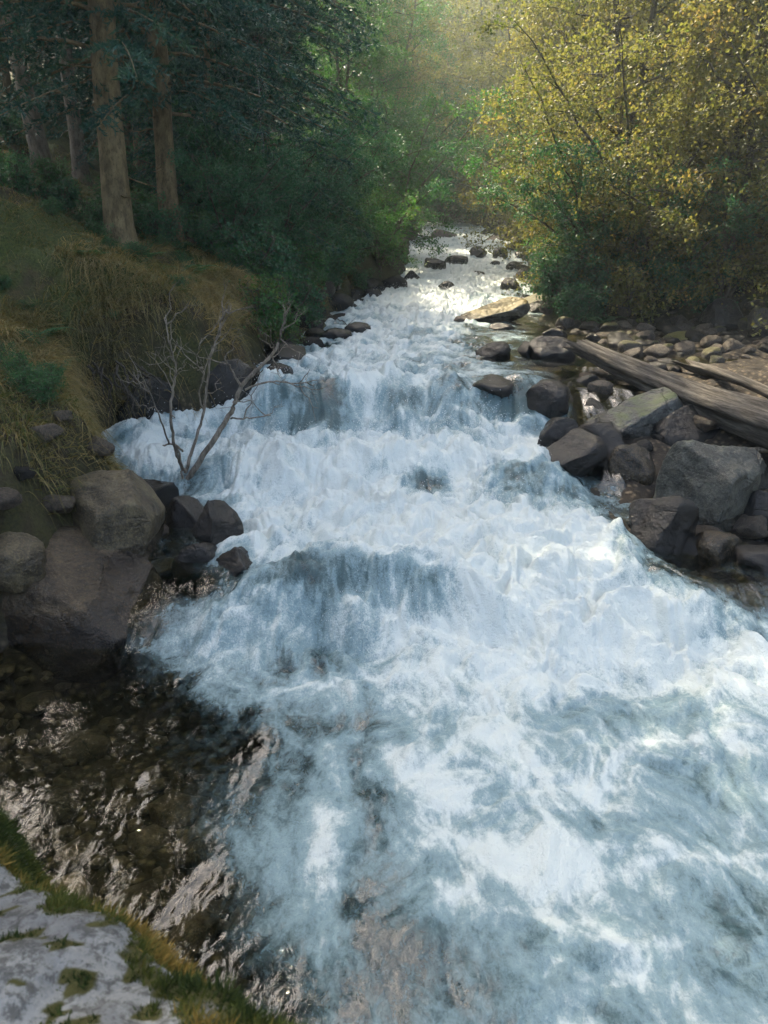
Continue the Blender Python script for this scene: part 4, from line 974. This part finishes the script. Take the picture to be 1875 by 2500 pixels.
def spruce(seed, H, base_h, Rb, r0, needle=.055, dead=10, bark='bark_spruce'):
    rs = np.random.RandomState(seed); T = Tubes(); NP = []; ND = []; NC = []
    t = np.linspace(0, 1, 40); 
    P = np.stack([np.cumsum(rs.normal(size=40) * .008), np.cumsum(rs.normal(size=40) * .008), t * H - .15], -1)
    rr = r0 * (1 - .9 * t) * (1 + .55 * np.exp(-t * H * 3.2))
    # trunk with flutes and lumps
    k = 18; ang = np.linspace(0, 6.283, k, endpoint=False)
    tf = np.concatenate([np.linspace(0, .25, 60), np.linspace(.26, 1, 30)])
    cx = np.interp(tf, t, P[:, 0]); cy = np.interp(tf, t, P[:, 1]); rad = np.interp(tf, t, rr)
    rad2 = rad[:, None] * (1 + (.05 + .25 * np.exp(-tf * H * 3))[:, None] * pn3(np.cos(ang)[None] * 1.8 + tf[:, None] * 0, np.sin(ang)[None] * 1.8 + tf[:, None] * 0, tf[:, None] * H * .8, seed) + .03 * pn3(np.cos(ang)[None] * 5 + tf[:, None] * 0, np.sin(ang)[None] * 5 + tf[:, None] * 0, tf[:, None] * H * 5, seed + 2))
    V = np.stack([cx[:, None] + rad2 * np.cos(ang)[None], cy[:, None] + rad2 * np.sin(ang)[None], np.repeat((tf * H - .15)[:, None], k, 1)], -1).reshape(-1, 3)
    n = len(tf); i = np.arange(n - 1)[:, None] * k; j = np.arange(k)[None]; j2 = (j + 1) % k
    T.V.append(V); T.F.append(np.stack([i + j, i + j2, i + k + j2, i + k + j], -1).reshape(-1, 4)); T.n += len(V)
    # short dead stubs on the bare trunk
    for _ in range(dead):
        z = rs.uniform(.5, max(.8, base_h)); a = rs.uniform(0, 6.28); o = np.array((math.cos(a), math.sin(a), -.15)); L = rs.uniform(.05, .5) * (1.5 if rs.rand() < .3 else 1)
        T.add([np.array((0, 0, z)) + o * (r0 * .7 + L * u) + rs.normal(size=3) * .01 for u in np.linspace(0, 1, 5)], np.linspace(.012, .003, 5), 4)
    z = base_h
    while z < H * .97:
        u = (z - base_h) / (H - base_h); L0 = Rb * (1 - u) ** .8 + .15
        nb = 5 if u < .6 else 4
        a0 = rs.uniform(0, 6.28)
        for b in range(nb):
            a = a0 + b * 6.283 / nb + rs.uniform(-.3, .3); L = L0 * rs.uniform(.7, 1.1)
            o = np.array((math.cos(a), math.sin(a), 0)); sd_ = np.array((-math.sin(a), math.cos(a), 0))
            e = np.linspace(0, 1, 8); dz = L * (.12 * e - .55 * e ** 2 + .16 * e ** 3) * (1.1 - u)
            B = np.array((0, 0, z + rs.uniform(-.15, .15)))[None] + o[None] * (L * e)[:, None] + np.array((0, 0, 1.))[None] * dz[:, None] + sd_[None] * (rs.uniform(-.1, .1) * L * e ** 2)[:, None]
            T.add(B, np.linspace(.02 * (1 - u) + .006, .003, 8), 4)
            nt_ = int(6 + L * 10)
            for q in range(nt_):
                v = .12 + .88 * (q + rs.rand()) / nt_; kk = min(v, .99) * 7; jx = int(kk); pp = B[jx] + (B[min(jx + 1, 7)] - B[jx]) * (kk - jx)
                sg = 1 if q % 2 else -1
                d3 = o * rs.uniform(.4, .9) + sd_ * sg * rs.uniform(.6, 1.) + np.array((0, 0, rs.uniform(-.55, .05))); d3 /= np.linalg.norm(d3)
                l = (.14 + .32 * L * .35 * (1.15 - v)) * rs.uniform(.7, 1.3)
                m = int(10 + l * 46); w_ = np.linspace(.02, 1, m)
                p3 = pp[None] + d3[None] * (l * w_)[:, None] - np.array((0, 0, 1.))[None] * (l * .3 * w_ ** 2)[:, None]
                nd = d3[None] * .9 + rs.normal(size=(m, 3)) * .75
                NP.append(p3); ND.append(nd); NC.append(np.full(m, rs.rand()))
        z += .34 * (1 + .6 * u)
    P = np.concatenate(NP); Dn = np.concatenate(ND); C = np.concatenate(NC); n = len(P)
    Dn /= np.linalg.norm(Dn, axis=1)[:, None]; s = np.cross(Dn, rs.normal(size=(n, 3))); s /= np.linalg.norm(s, axis=1)[:, None]
    L = needle * rs.uniform(.8, 1.7, n)[:, None]; wv = .0095 * rs.uniform(.8, 1.5, n)[:, None]
    V = np.stack([P - s * wv, P + s * wv, P + Dn * L], 1).reshape(-1, 3)
    print('spruce', seed, n)
    return T.mesh('trunk', M[bark]), mesh_np('crown', V, np.arange(n * 3).reshape(-1, 3), M['needle'], False, {'rnd': np.repeat(C, 3)})

def plant_tree(name, meshes, x, y, rz, s, label, group, cat='tree', tilt=(0, 0), z=None, mat=None):
    e = empty(name, (x, y, (float(ground_z(x, y)) if z is None else z) - .05), R(rz), s)
    e.rotation_euler = (Matrix.Rotation(R(tilt[1]), 3, 'Y') @ Matrix.Rotation(R(tilt[0]), 3, 'X') @ Matrix.Rotation(R(rz), 3, 'Z')).to_euler()
    link('trunk', meshes[0], e); c = link('crown', meshes[1], e)
    if mat:
        c.material_slots[0].link = 'OBJECT'; c.material_slots[0].material = M[mat]
    tag(e, label, cat, group); return e

# ------------------------------------------------------------------ left forest of spruces
SP_A = spruce(401, 17, 2.1, 2.3, .16)
SP_B = spruce(402, 15, 1.6, 2.6, .13)
SP_C = spruce(403, 15, 5.2, 1.9, .10, dead=22, bark='bark_pale')
SP_D = spruce(404, 7.5, .4, 2.1, .07)
G_L = 'spruces of the left bank'
def base_at(px, py, d): p = at(px, py, d); return p[0], p[1]
def spr(m, px, d, rz, s, label, tilt=(0, 0), group=G_L, name='spruce_tree'):
    x = ray(px, 560)[0] / ray(px, 560)[1] * d
    return plant_tree(name, m, x, d, rz, s, label, group, tilt=tilt)
spr(SP_A, 263, 9.4, 20, 1.0, 'thickest spruce trunk, reddish brown, in front on the left bank', (0, 1.2))
spr(SP_B, 372, 10.6, 130, 1.0, 'second thickest spruce trunk, right of the thickest one', (0, .3))
spr(SP_C, 118, 12.2, 80, 1.25, 'thin spruce trunk leaning left, behind the bank at far left', (0, -6.5))
spr(SP_C, 196, 12.8, 200, 1.1, 'thin upright spruce trunk between the leaning one and the thickest', (0, -1.5))
spr(SP_C, -25, 10.5, 300, 1.3, 'slanting dark spruce trunk cut off by the left edge', (0, 4))
spr(SP_B, 330, 16.0, 10, 1.2, 'shaded spruce trunk just behind the two thick ones')
spr(SP_B, 470, 15.5, 210, 1.35, 'dark spruce whose drooping boughs hang right of the two thick trunks')
spr(SP_B, 500, 18.5, 90, .75, 'dark spruce behind the white birch stem on the left')
spr(SP_B, 60, 17, 150, 1.1, 'dim spruce deep in the wood behind the leaning trunk')
spr(SP_B, 420, 20, 250, 1.2, 'dim spruce deep in the wood right of the thick trunks')
spr(SP_A, 250, 21, 310, 1., 'dim spruce far back behind the thickest trunk')
spr(SP_A, 500, 27, 70, .8, 'tall spruce far back between birch and shrubs on the left')
spr(SP_A, 130, 25, 170, 1.1, 'far dim spruce between the thin trunks')
spr(SP_A, 0, 22, 190, 1.1, 'far dim spruce at the left edge of the wood')
spr(SP_A, 380, 30, 0, 1.1, 'farthest dim spruce seen between the thick trunks')
spr(SP_A, 700, 33, 40, 1., 'tall dark spruce behind the green trees left of the far stream')
spr(SP_A, 600, 36, 140, 1.1, 'tall dark spruce at the back of the left wood')

plant_tree('spruce_tree', SP_A, -6.3, 6.2, 40, 1.1, 'tall spruce outside the left edge shading the near boulder', G_L)
plant_tree('spruce_tree', SP_A, -4.9, 8.5, 250, 1.05, 'tall spruce just outside the left edge beside the slanting trunk', G_L)
plant_tree('spruce_tree', SP_A, -7.2, 4.3, 140, 1.1, 'tall spruce left of the ridged boulder outside the picture', G_L)
spr(SP_D, 470, 13.6, 30, 1.0, 'young dense spruce with low boughs right of the two thick trunks')
spr(SP_D, 590, 15.8, 130, 1.1, 'young dense spruce hanging over the dark left shrubs')
spr(SP_D, 300, 17.5, 230, 1.1, 'young dark spruce in the gap between the two thick trunks')
spr(SP_D, 30, 19.5, 330, 1.2, 'young dark spruce behind the leaning trunk at far left')
spr(SP_D, 160, 19, 60, 1.3, 'young dark spruce between the thin trunks')
spr(SP_A, 500, 17, 200, 1.35, 'very tall spruce shading the left bank behind the birch')
spr(SP_A, 740, 42, 100, 1.6, 'very tall spruce left of the far bend')
# ------------------------------------------------------------------ broadleaf shrubs and trees
SH_A = woody(501, 4.6, 7, .75, 13, 9, .062, 20, low=.06, r0=.035)
SH_B = woody(502, 3.6, 8, .95, 11, 9, .058, 20, low=.04, arch=.7, r0=.028)
TR_A = woody(503, 11., 2, .16, 30, 14, .07, 34, low=.12, l1=.30, l2=.10, r0=.10)
TR_B = woody(504, 9., 3, .24, 24, 12, .066, 34, low=.10, l1=.34, l2=.11, r0=.075)
LOW = woody(505, .8, 12, .9, 6, 5, .045, 9, low=.05, r0=.006, l1=.5, l2=.3)
BIR = woody(506, 6.5, 1, .1, 16, 9, .05, 14, low=.3, r0=.055, bark='bark_birch', leafmat='leaf_dark')
GR = 'golden leaved trees of the right bank'; GS = 'golden leaved bushes of the right bank'
right = [  # mesh, x, y, rot, scale, label, group, name, material
 (TR_B, 5.6, 12.9, 10, .95, 'golden alder with a straight grey trunk near the right edge', GR, 'alder_tree', None),
 (TR_A, 7.2, 13.5, 80, 1.0, 'golden alder cut by the right edge behind the straight trunk', GR, 'alder_tree', None),
 (TR_A, 4.9, 16.0, 150, .95, 'tall golden alder left of the straight grey trunk', GR, 'alder_tree', None),
 (TR_B, 6.4, 18.5, 220, 1.15, 'golden alder in the second row of the right bank', GR, 'alder_tree', None),
 (TR_A, 5.6, 22, 300, 1.05, 'pale golden alder leaning to the far stream', GR, 'alder_tree', None),
 (TR_B, 6.8, 27, 30, 1.2, 'hazy golden alder over the far stream', GR, 'alder_tree', None),
 (TR_B, 4.9, 21.5, 190, 1.15, 'golden alder leaning out over the far boulders', GR, 'alder_tree', None),
 (TR_B, 5.5, 30.0, 70, 1.3, 'pale alder hanging over the middle of the far stream', GR, 'alder_tree', None),
 (TR_A, 8.5, 20, 100, 1.2, 'tall alder behind the second row on the right', GR, 'alder_tree', None),
 (TR_A, 9.5, 15.5, 200, 1.2, 'tall shaded alder at the back of the right edge', GR, 'alder_tree', None),
 (TR_A, 8.2, 32, 260, 1.3, 'far golden alder at the bend of the stream', GR, 'alder_tree', None),
 (TR_B, 7.5, 40, 310, 1.5, 'farthest alder above the row of stones', GR, 'alder_tree', None),
 (TR_A, 12, 26, 20, 1.4, 'tall alder high on the right slope', GR, 'alder_tree', None),
 (TR_A, 11.5, 12, 140, 1.2, 'alder outside the right edge shading the boulders', GR, 'alder_tree', None),
 (SH_A, 4.4, 13.6, 0, .95, 'golden bush hanging over the gravel bar', GS, 'alder_bush', None),
 (SH_B, 5.6, 12.7, 60, .95, 'bush with pale leaves at the right edge over the dark boulder', GS, 'alder_bush', None),
 (SH_A, 3.9, 15.4, 120, .9, 'green and gold bush above the lichened slab', GS, 'alder_bush', None),
 (SH_B, 3.9, 14.3, 200, .85, 'low dark bush trailing by the gravel bar', GS, 'alder_bush', 'leaf_dark'),
 (SH_B, 4.3, 17.3, 250, .95, 'dark bush reaching over the right waterline', GS, 'alder_bush', 'leaf_green'),
 (SH_A, 5.0, 19.5, 300, 1., 'green bush on the right of the far boulders', GS, 'alder_bush', 'leaf_green'),
 (SH_A, 5.6, 23.5, 40, 1.1, 'gold tipped bush beyond the far boulders', GS, 'alder_bush', None),
 (SH_B, 6.0, 29, 80, 1.3, 'bush at the right of the row of stones', GS, 'alder_bush', 'leaf_green'),
 (SH_A, 6.8, 36, 160, 1.4, 'bush closing the right side of the far bend', GS, 'alder_bush', None),
 (SH_A, 6.9, 11.8, 210, .95, 'bush cut by the right edge above the warm boulders', GS, 'alder_bush', None),
 (SH_B, 4.8, 13.1, 320, .7, 'dark low bush over the large shaded boulder', GS, 'alder_bush', 'leaf_dark'),
]
for m, x, y, rz, s, lab, grp, nm, mt in right: plant_tree(nm, m, x, y, rz, s, lab, grp, 'tree' if 'tree' in nm else 'bush', mat=mt)
GL2 = 'green broadleaf trees of the left bank'; GLS = 'dark bushes of the left bank'
left = [
 (SH_B, -2.15, 10.9, 300, .5, 'small dark bush on the left bank edge above the waterline stones', GLS, 'waterside_bush', 'leaf_dark'),
 (SH_A, -1.75, 12.4, 250, .55, 'dark bush leaning out over the left waterline', GLS, 'waterside_bush', 'leaf_dark'),
 (SH_B, -1.35, 14.0, 100, .7, 'dark drooping bush just upstream of the leaning one on the left', GLS, 'waterside_bush', 'leaf_dark'),
 (SH_B, -1.5, 15.6, 30, .75, 'dark green bush hanging to the water right of the birch', GLS, 'waterside_bush', 'leaf_dark'),
 (SH_A, -1.1, 17.0, 90, .6, 'tall dark bush above the wide dark boulder', GLS, 'waterside_bush', 'leaf_dark'),
 (SH_B, -.1, 18.8, 170, .8, 'bright green bush dipping to the left waterline', GLS, 'waterside_bush', 'leaf_green'),
 (SH_A, .2, 21.5, 230, 1., 'green bush at the tip of the left bank', GLS, 'waterside_bush', 'leaf_green'),
 (SH_B, .1, 26, 300, 1.3, 'shaded bush beside the far left waterline', GLS, 'waterside_bush', 'leaf_dark'),
 (SH_B, -2.3, 12.8, 200, .72, 'low dark bush below the birch on the left bank', GLS, 'waterside_bush', 'leaf_dark'),
 (SH_A, -3.4, 15.8, 10, .9, 'shadowed bush behind the birch stem', GLS, 'waterside_bush', 'leaf_dark'),
 (SH_B, 0.3, 33, 60, 1.5, 'dark bush closing the left of the far bend', GLS, 'waterside_bush', 'leaf_dark'),
 (SH_A, 3.6, 47, 10, 1.7, 'dark bush behind the row of stones at the stream head', GLS, 'waterside_bush', 'leaf_dark'),
 (SH_A, 1.2, 45, 110, 1.6, 'dark bush left behind the row of stones', GLS, 'waterside_bush', 'leaf_dark'),
 (SH_A, 6.3, 46, 210, 1.6, 'dark bush right behind the row of stones', GLS, 'waterside_bush', 'leaf_green'),
 (TR_B, -1.2, 24, 20, 1.0, 'green tree left of the glowing gap', GL2, 'broadleaf_tree', 'leaf_green'),
 (TR_A, -.4, 30, 140, 1.1, 'green tree with gold tips left of the far stream', GL2, 'broadleaf_tree', 'leaf_green'),
 (TR_B, .2, 38, 250, 1.4, 'golden green tree over the far left bank', GL2, 'broadleaf_tree', None),
 (TR_B, 3.4, 49, 120, 1.9, 'broad golden tree closing the view over the stream head', GL2, 'broadleaf_tree', None),
 (TR_B, 1.4, 44, 200, 1.6, 'green gold tree leaning in from the left at the stream head', GL2, 'broadleaf_tree', 'leaf_green'),
 (TR_B, 5.8, 43, 330, 1.7, 'golden tree leaning in from the right at the stream head', GL2, 'broadleaf_tree', None),
 (TR_A, 3.2, 56, 40, 1.8, 'golden tree in the middle behind the stream head', GL2, 'broadleaf_tree', None),
 (TR_B, 0.5, 56, 80, 1.8, 'green tree behind the left of the stream head', GL2, 'broadleaf_tree', 'leaf_green'),
 (TR_A, 7.0, 55, 180, 1.6, 'golden tree behind the right of the stream head', GL2, 'broadleaf_tree', None),
 (TR_A, -3.5, 36, 280, 1.4, 'tall green tree at the back of the left bank', GL2, 'broadleaf_tree', 'leaf_green'),
]
for m, x, y, rz, s, lab, grp, nm, mt in left: plant_tree(nm, m, x, y, rz, s, lab, grp, 'tree' if 'tree' in nm else 'bush', mat=mt)
b = hitg(568, 525)
plant_tree('birch_tree', BIR, ray(568, 525)[0] / ray(568, 525)[1] * 13.0, 13.0, 40, .6, 'slender white birch stem among the dark left shrubs', None, tilt=(0, -1))
# low undergrowth
und = random.Random(12)
for i in range(56):
    d = und.uniform(8.2, 15); x = float(xl(d)) - (und.uniform(1.0, 5.0) if i % 2 else und.uniform(.5, 1.6))
    if i % 2 == 0: d = und.uniform(10, 14.5); x = float(xl(d)) - und.uniform(.3, 1.3)
    plant_tree('undergrowth_bush', LOW, x, d, und.uniform(0, 360), und.uniform(.3, .75), 'knee high leafy undergrowth ' + near(x, d, MK_FLOOR), 'undergrowth of the left bank', 'bush', mat='fern' if i % 3 else 'leaf_dark')
for i in range(22):
    d = und.uniform(9.4, 18); x = float(xl(d)) - und.uniform(.05, .5)
    plant_tree('undergrowth_bush', LOW, x, d, und.uniform(0, 360), und.uniform(.6, 1.1), 'leafy undergrowth hanging over the left waterline ' + near(x, d, [(-1.5, 10, 'past the dead branch'), (-1.3, 12, 'under the leaning dark bush'), (-1.1, 14, 'under the drooping dark bush'), (-.8, 16, 'above the grey boulder'), (-.2, 18, 'above the wide dark boulder')]), 'undergrowth of the left waterline', 'bush', mat='leaf_dark' if i % 2 else 'leaf_green')
for i in range(30):
    d = und.uniform(12.3, 17); x = float(xr(d)) + und.uniform(.2, 2.5) + (1.6 if d < 13.5 else 0)
    plant_tree('undergrowth_bush', LOW, x, d, und.uniform(0, 360), und.uniform(.7, 1.3), 'low leafy undergrowth at the foot of the right bushes ' + near(x, d, [(3.4, 13.4, 'beside the lichened slab'), (4.9, 13., 'over the gravel bar'), (3.4, 15.5, 'along the right waterline'), (5., 15.5, 'under the tall golden alder'), (3.8, 17, 'near the far boulders')]), 'undergrowth of the right bank', 'bush', mat='leaf_dark')

for i in range(16):
    d = und.uniform(12.5, 14.2); x = und.uniform(3.0, 5.6)
    plant_tree('undergrowth_bush', LOW, x, d, und.uniform(0, 360), und.uniform(.8, 1.3), 'dark leafy undergrowth at the back of the gravel bar', 'undergrowth behind the gravel bar', 'bush', mat='leaf_dark' if i % 3 else 'leaf_gold')
for i in range(44):
    d = und.uniform(5.0, 10.2); x = float(xl(d)) - und.uniform(.35, 2.4)
    plant_tree('bank_plant', LOW, x, d, und.uniform(0, 360), und.uniform(.14, .32), 'small green leafy plant in the straw grass ' + near(x, d, MK_BANK), 'small plants of the left bank', 'plant', mat='fern')

def fern_mesh(seed, n=9, L=.38):
    rs = np.random.RandomState(seed); P = []; A = []; S = []
    for k in range(n):
        a = k * 6.283 / n + rs.uniform(-.3, .3); o = np.array((math.cos(a), math.sin(a), 0)); l = L * rs.uniform(.7, 1.1); sd_ = np.array((-math.sin(a), math.cos(a), 0))
        for u in np.linspace(.12, 1, 16):
            p = o * l * u + np.array((0, 0, l * (1.0 * u - .85 * u * u)))
            for sg in (-1, 1):
                P.append(p); A.append(sd_ * sg + o * .5); S.append(l * .30 * (1.05 - u) + .01)
    P = np.array(P); A = np.array(A); A /= np.linalg.norm(A, axis=1)[:, None]; S = np.array(S)[:, None]
    c = np.cross(A, np.array((0, 0, 1.))[None]) ; c /= np.linalg.norm(c, axis=1)[:, None]
    V = np.stack([P, P + A * S * .5 + c * S * .16, P + A * S - np.array((0, 0, .15)) * S, P + A * S * .5 - c * S * .16], 1).reshape(-1, 3)
    return mesh_np('fronds', V, np.arange(len(V)).reshape(-1, 4), M['fern'], False, {'rnd': np.repeat(rs.uniform(0, 1, len(P)), 4)})
FE = [fern_mesh(1), fern_mesh(2, 7, .5)]
def fern(px, py, d, s, label, k=0):
    x, y = base_at(px, py, d)
    e = link('fern', FE[k], None, (x, y, float(ground_z(x, y)))); e.scale = (s, s, s); e.rotation_euler = (0, 0, px * .7); tag(e, label, 'fern')
fern(205, 625, 7.9, .8, 'pale green leafy plant standing alone on the left bank')
fern(70, 690, 7.0, 1.0, 'green fern on the left bank above the hanging straw', 1)
fern(110, 705, 6.9, .7, 'small fern right of the one above the straw')
fern(405, 610, 8.9, 1.1, 'blue green fern on the bank right of the big trunk', 1)
fern(300, 575, 8.7, 1., 'fern at the right foot of the big trunk')
fern(385, 540, 10.1, .9, 'fern at the foot of the second trunk')
fern(325, 390, 13, 1.2, 'sunlit fern between the two thick trunks', 1)
fern(1300, 655, 12.6, 1.1, 'fern under the right bushes behind the gravel bar', 1)
fern(1210, 650, 13.6, 1., 'fern beside the lichened slab')
fern(700, 590, 17, 1.4, 'bright green fern under the left waterside shrubs', 1)

# ------------------------------------------------------------------ the far wooded slope
def far_wood():
    rs = np.random.RandomState(8); vs = []; fs = []; n0 = 0
    for _ in range(330):
        d = rs.uniform(62, 125); x = rs.uniform(-.75, .8) * d; h = rs.uniform(8, 13); z0 = float(ground_z(x, d)); R0 = h * rs.uniform(.16, .24)
        for lay in range(14):
            u = lay / 14; zz = z0 + h * (.06 + .94 * u); rr = R0 * (1 - u) + .15; m = 9; a0 = rs.uniform(0, 6.28)
            for k in range(m):
                a = a0 + k * 6.283 / m; L = rr * rs.uniform(.6, 1.15); w_ = 3.0 / m
                p = [(x, d, zz + h * .09), (x + math.cos(a - w_ * .5) * L * .8, d + math.sin(a - w_ * .5) * L * .8, zz), (x + math.cos(a) * L * 1.1, d + math.sin(a) * L * 1.1, zz - L * .3), (x + math.cos(a + w_ * .5) * L * .8, d + math.sin(a + w_ * .5) * L * .8, zz)]
                vs += p; fs.append((n0, n0 + 1, n0 + 2, n0 + 3)); n0 += 4
    V = np.array(vs); 
    o = link('far_wood', mesh_np('far_wood', V, np.array(fs), M['needle'], False, {'rnd': rs.uniform(0, 1, len(V))}))
    tag(o, 'dark blue conifer wood on the distant slope behind the stream', 'wood', kind='stuff')
far_wood()

# ------------------------------------------------------------------ the valley's air
def haze():
    bm = bmesh.new(); bmesh.ops.create_cube(bm, size=1)
    me = bpy.data.meshes.new('haze'); bm.to_mesh(me); bm.free()
    o = link('haze', me, None, (0, 65, 27)); o.scale = (226, 200, 74)
    t = NT('haze'); v = t.n('VolumePrincipled')
    v.inputs['Color'].default_value = (.84, .95, .94, 1); v.inputs['Density'].default_value = .0026; v.inputs['Anisotropy'].default_value = .45
    t.l(v.outputs[0], t.out.inputs['Volume']); me.materials.append(t.m)
    tag(o, 'thin pale haze filling the valley', 'haze', kind='stuff')
haze()
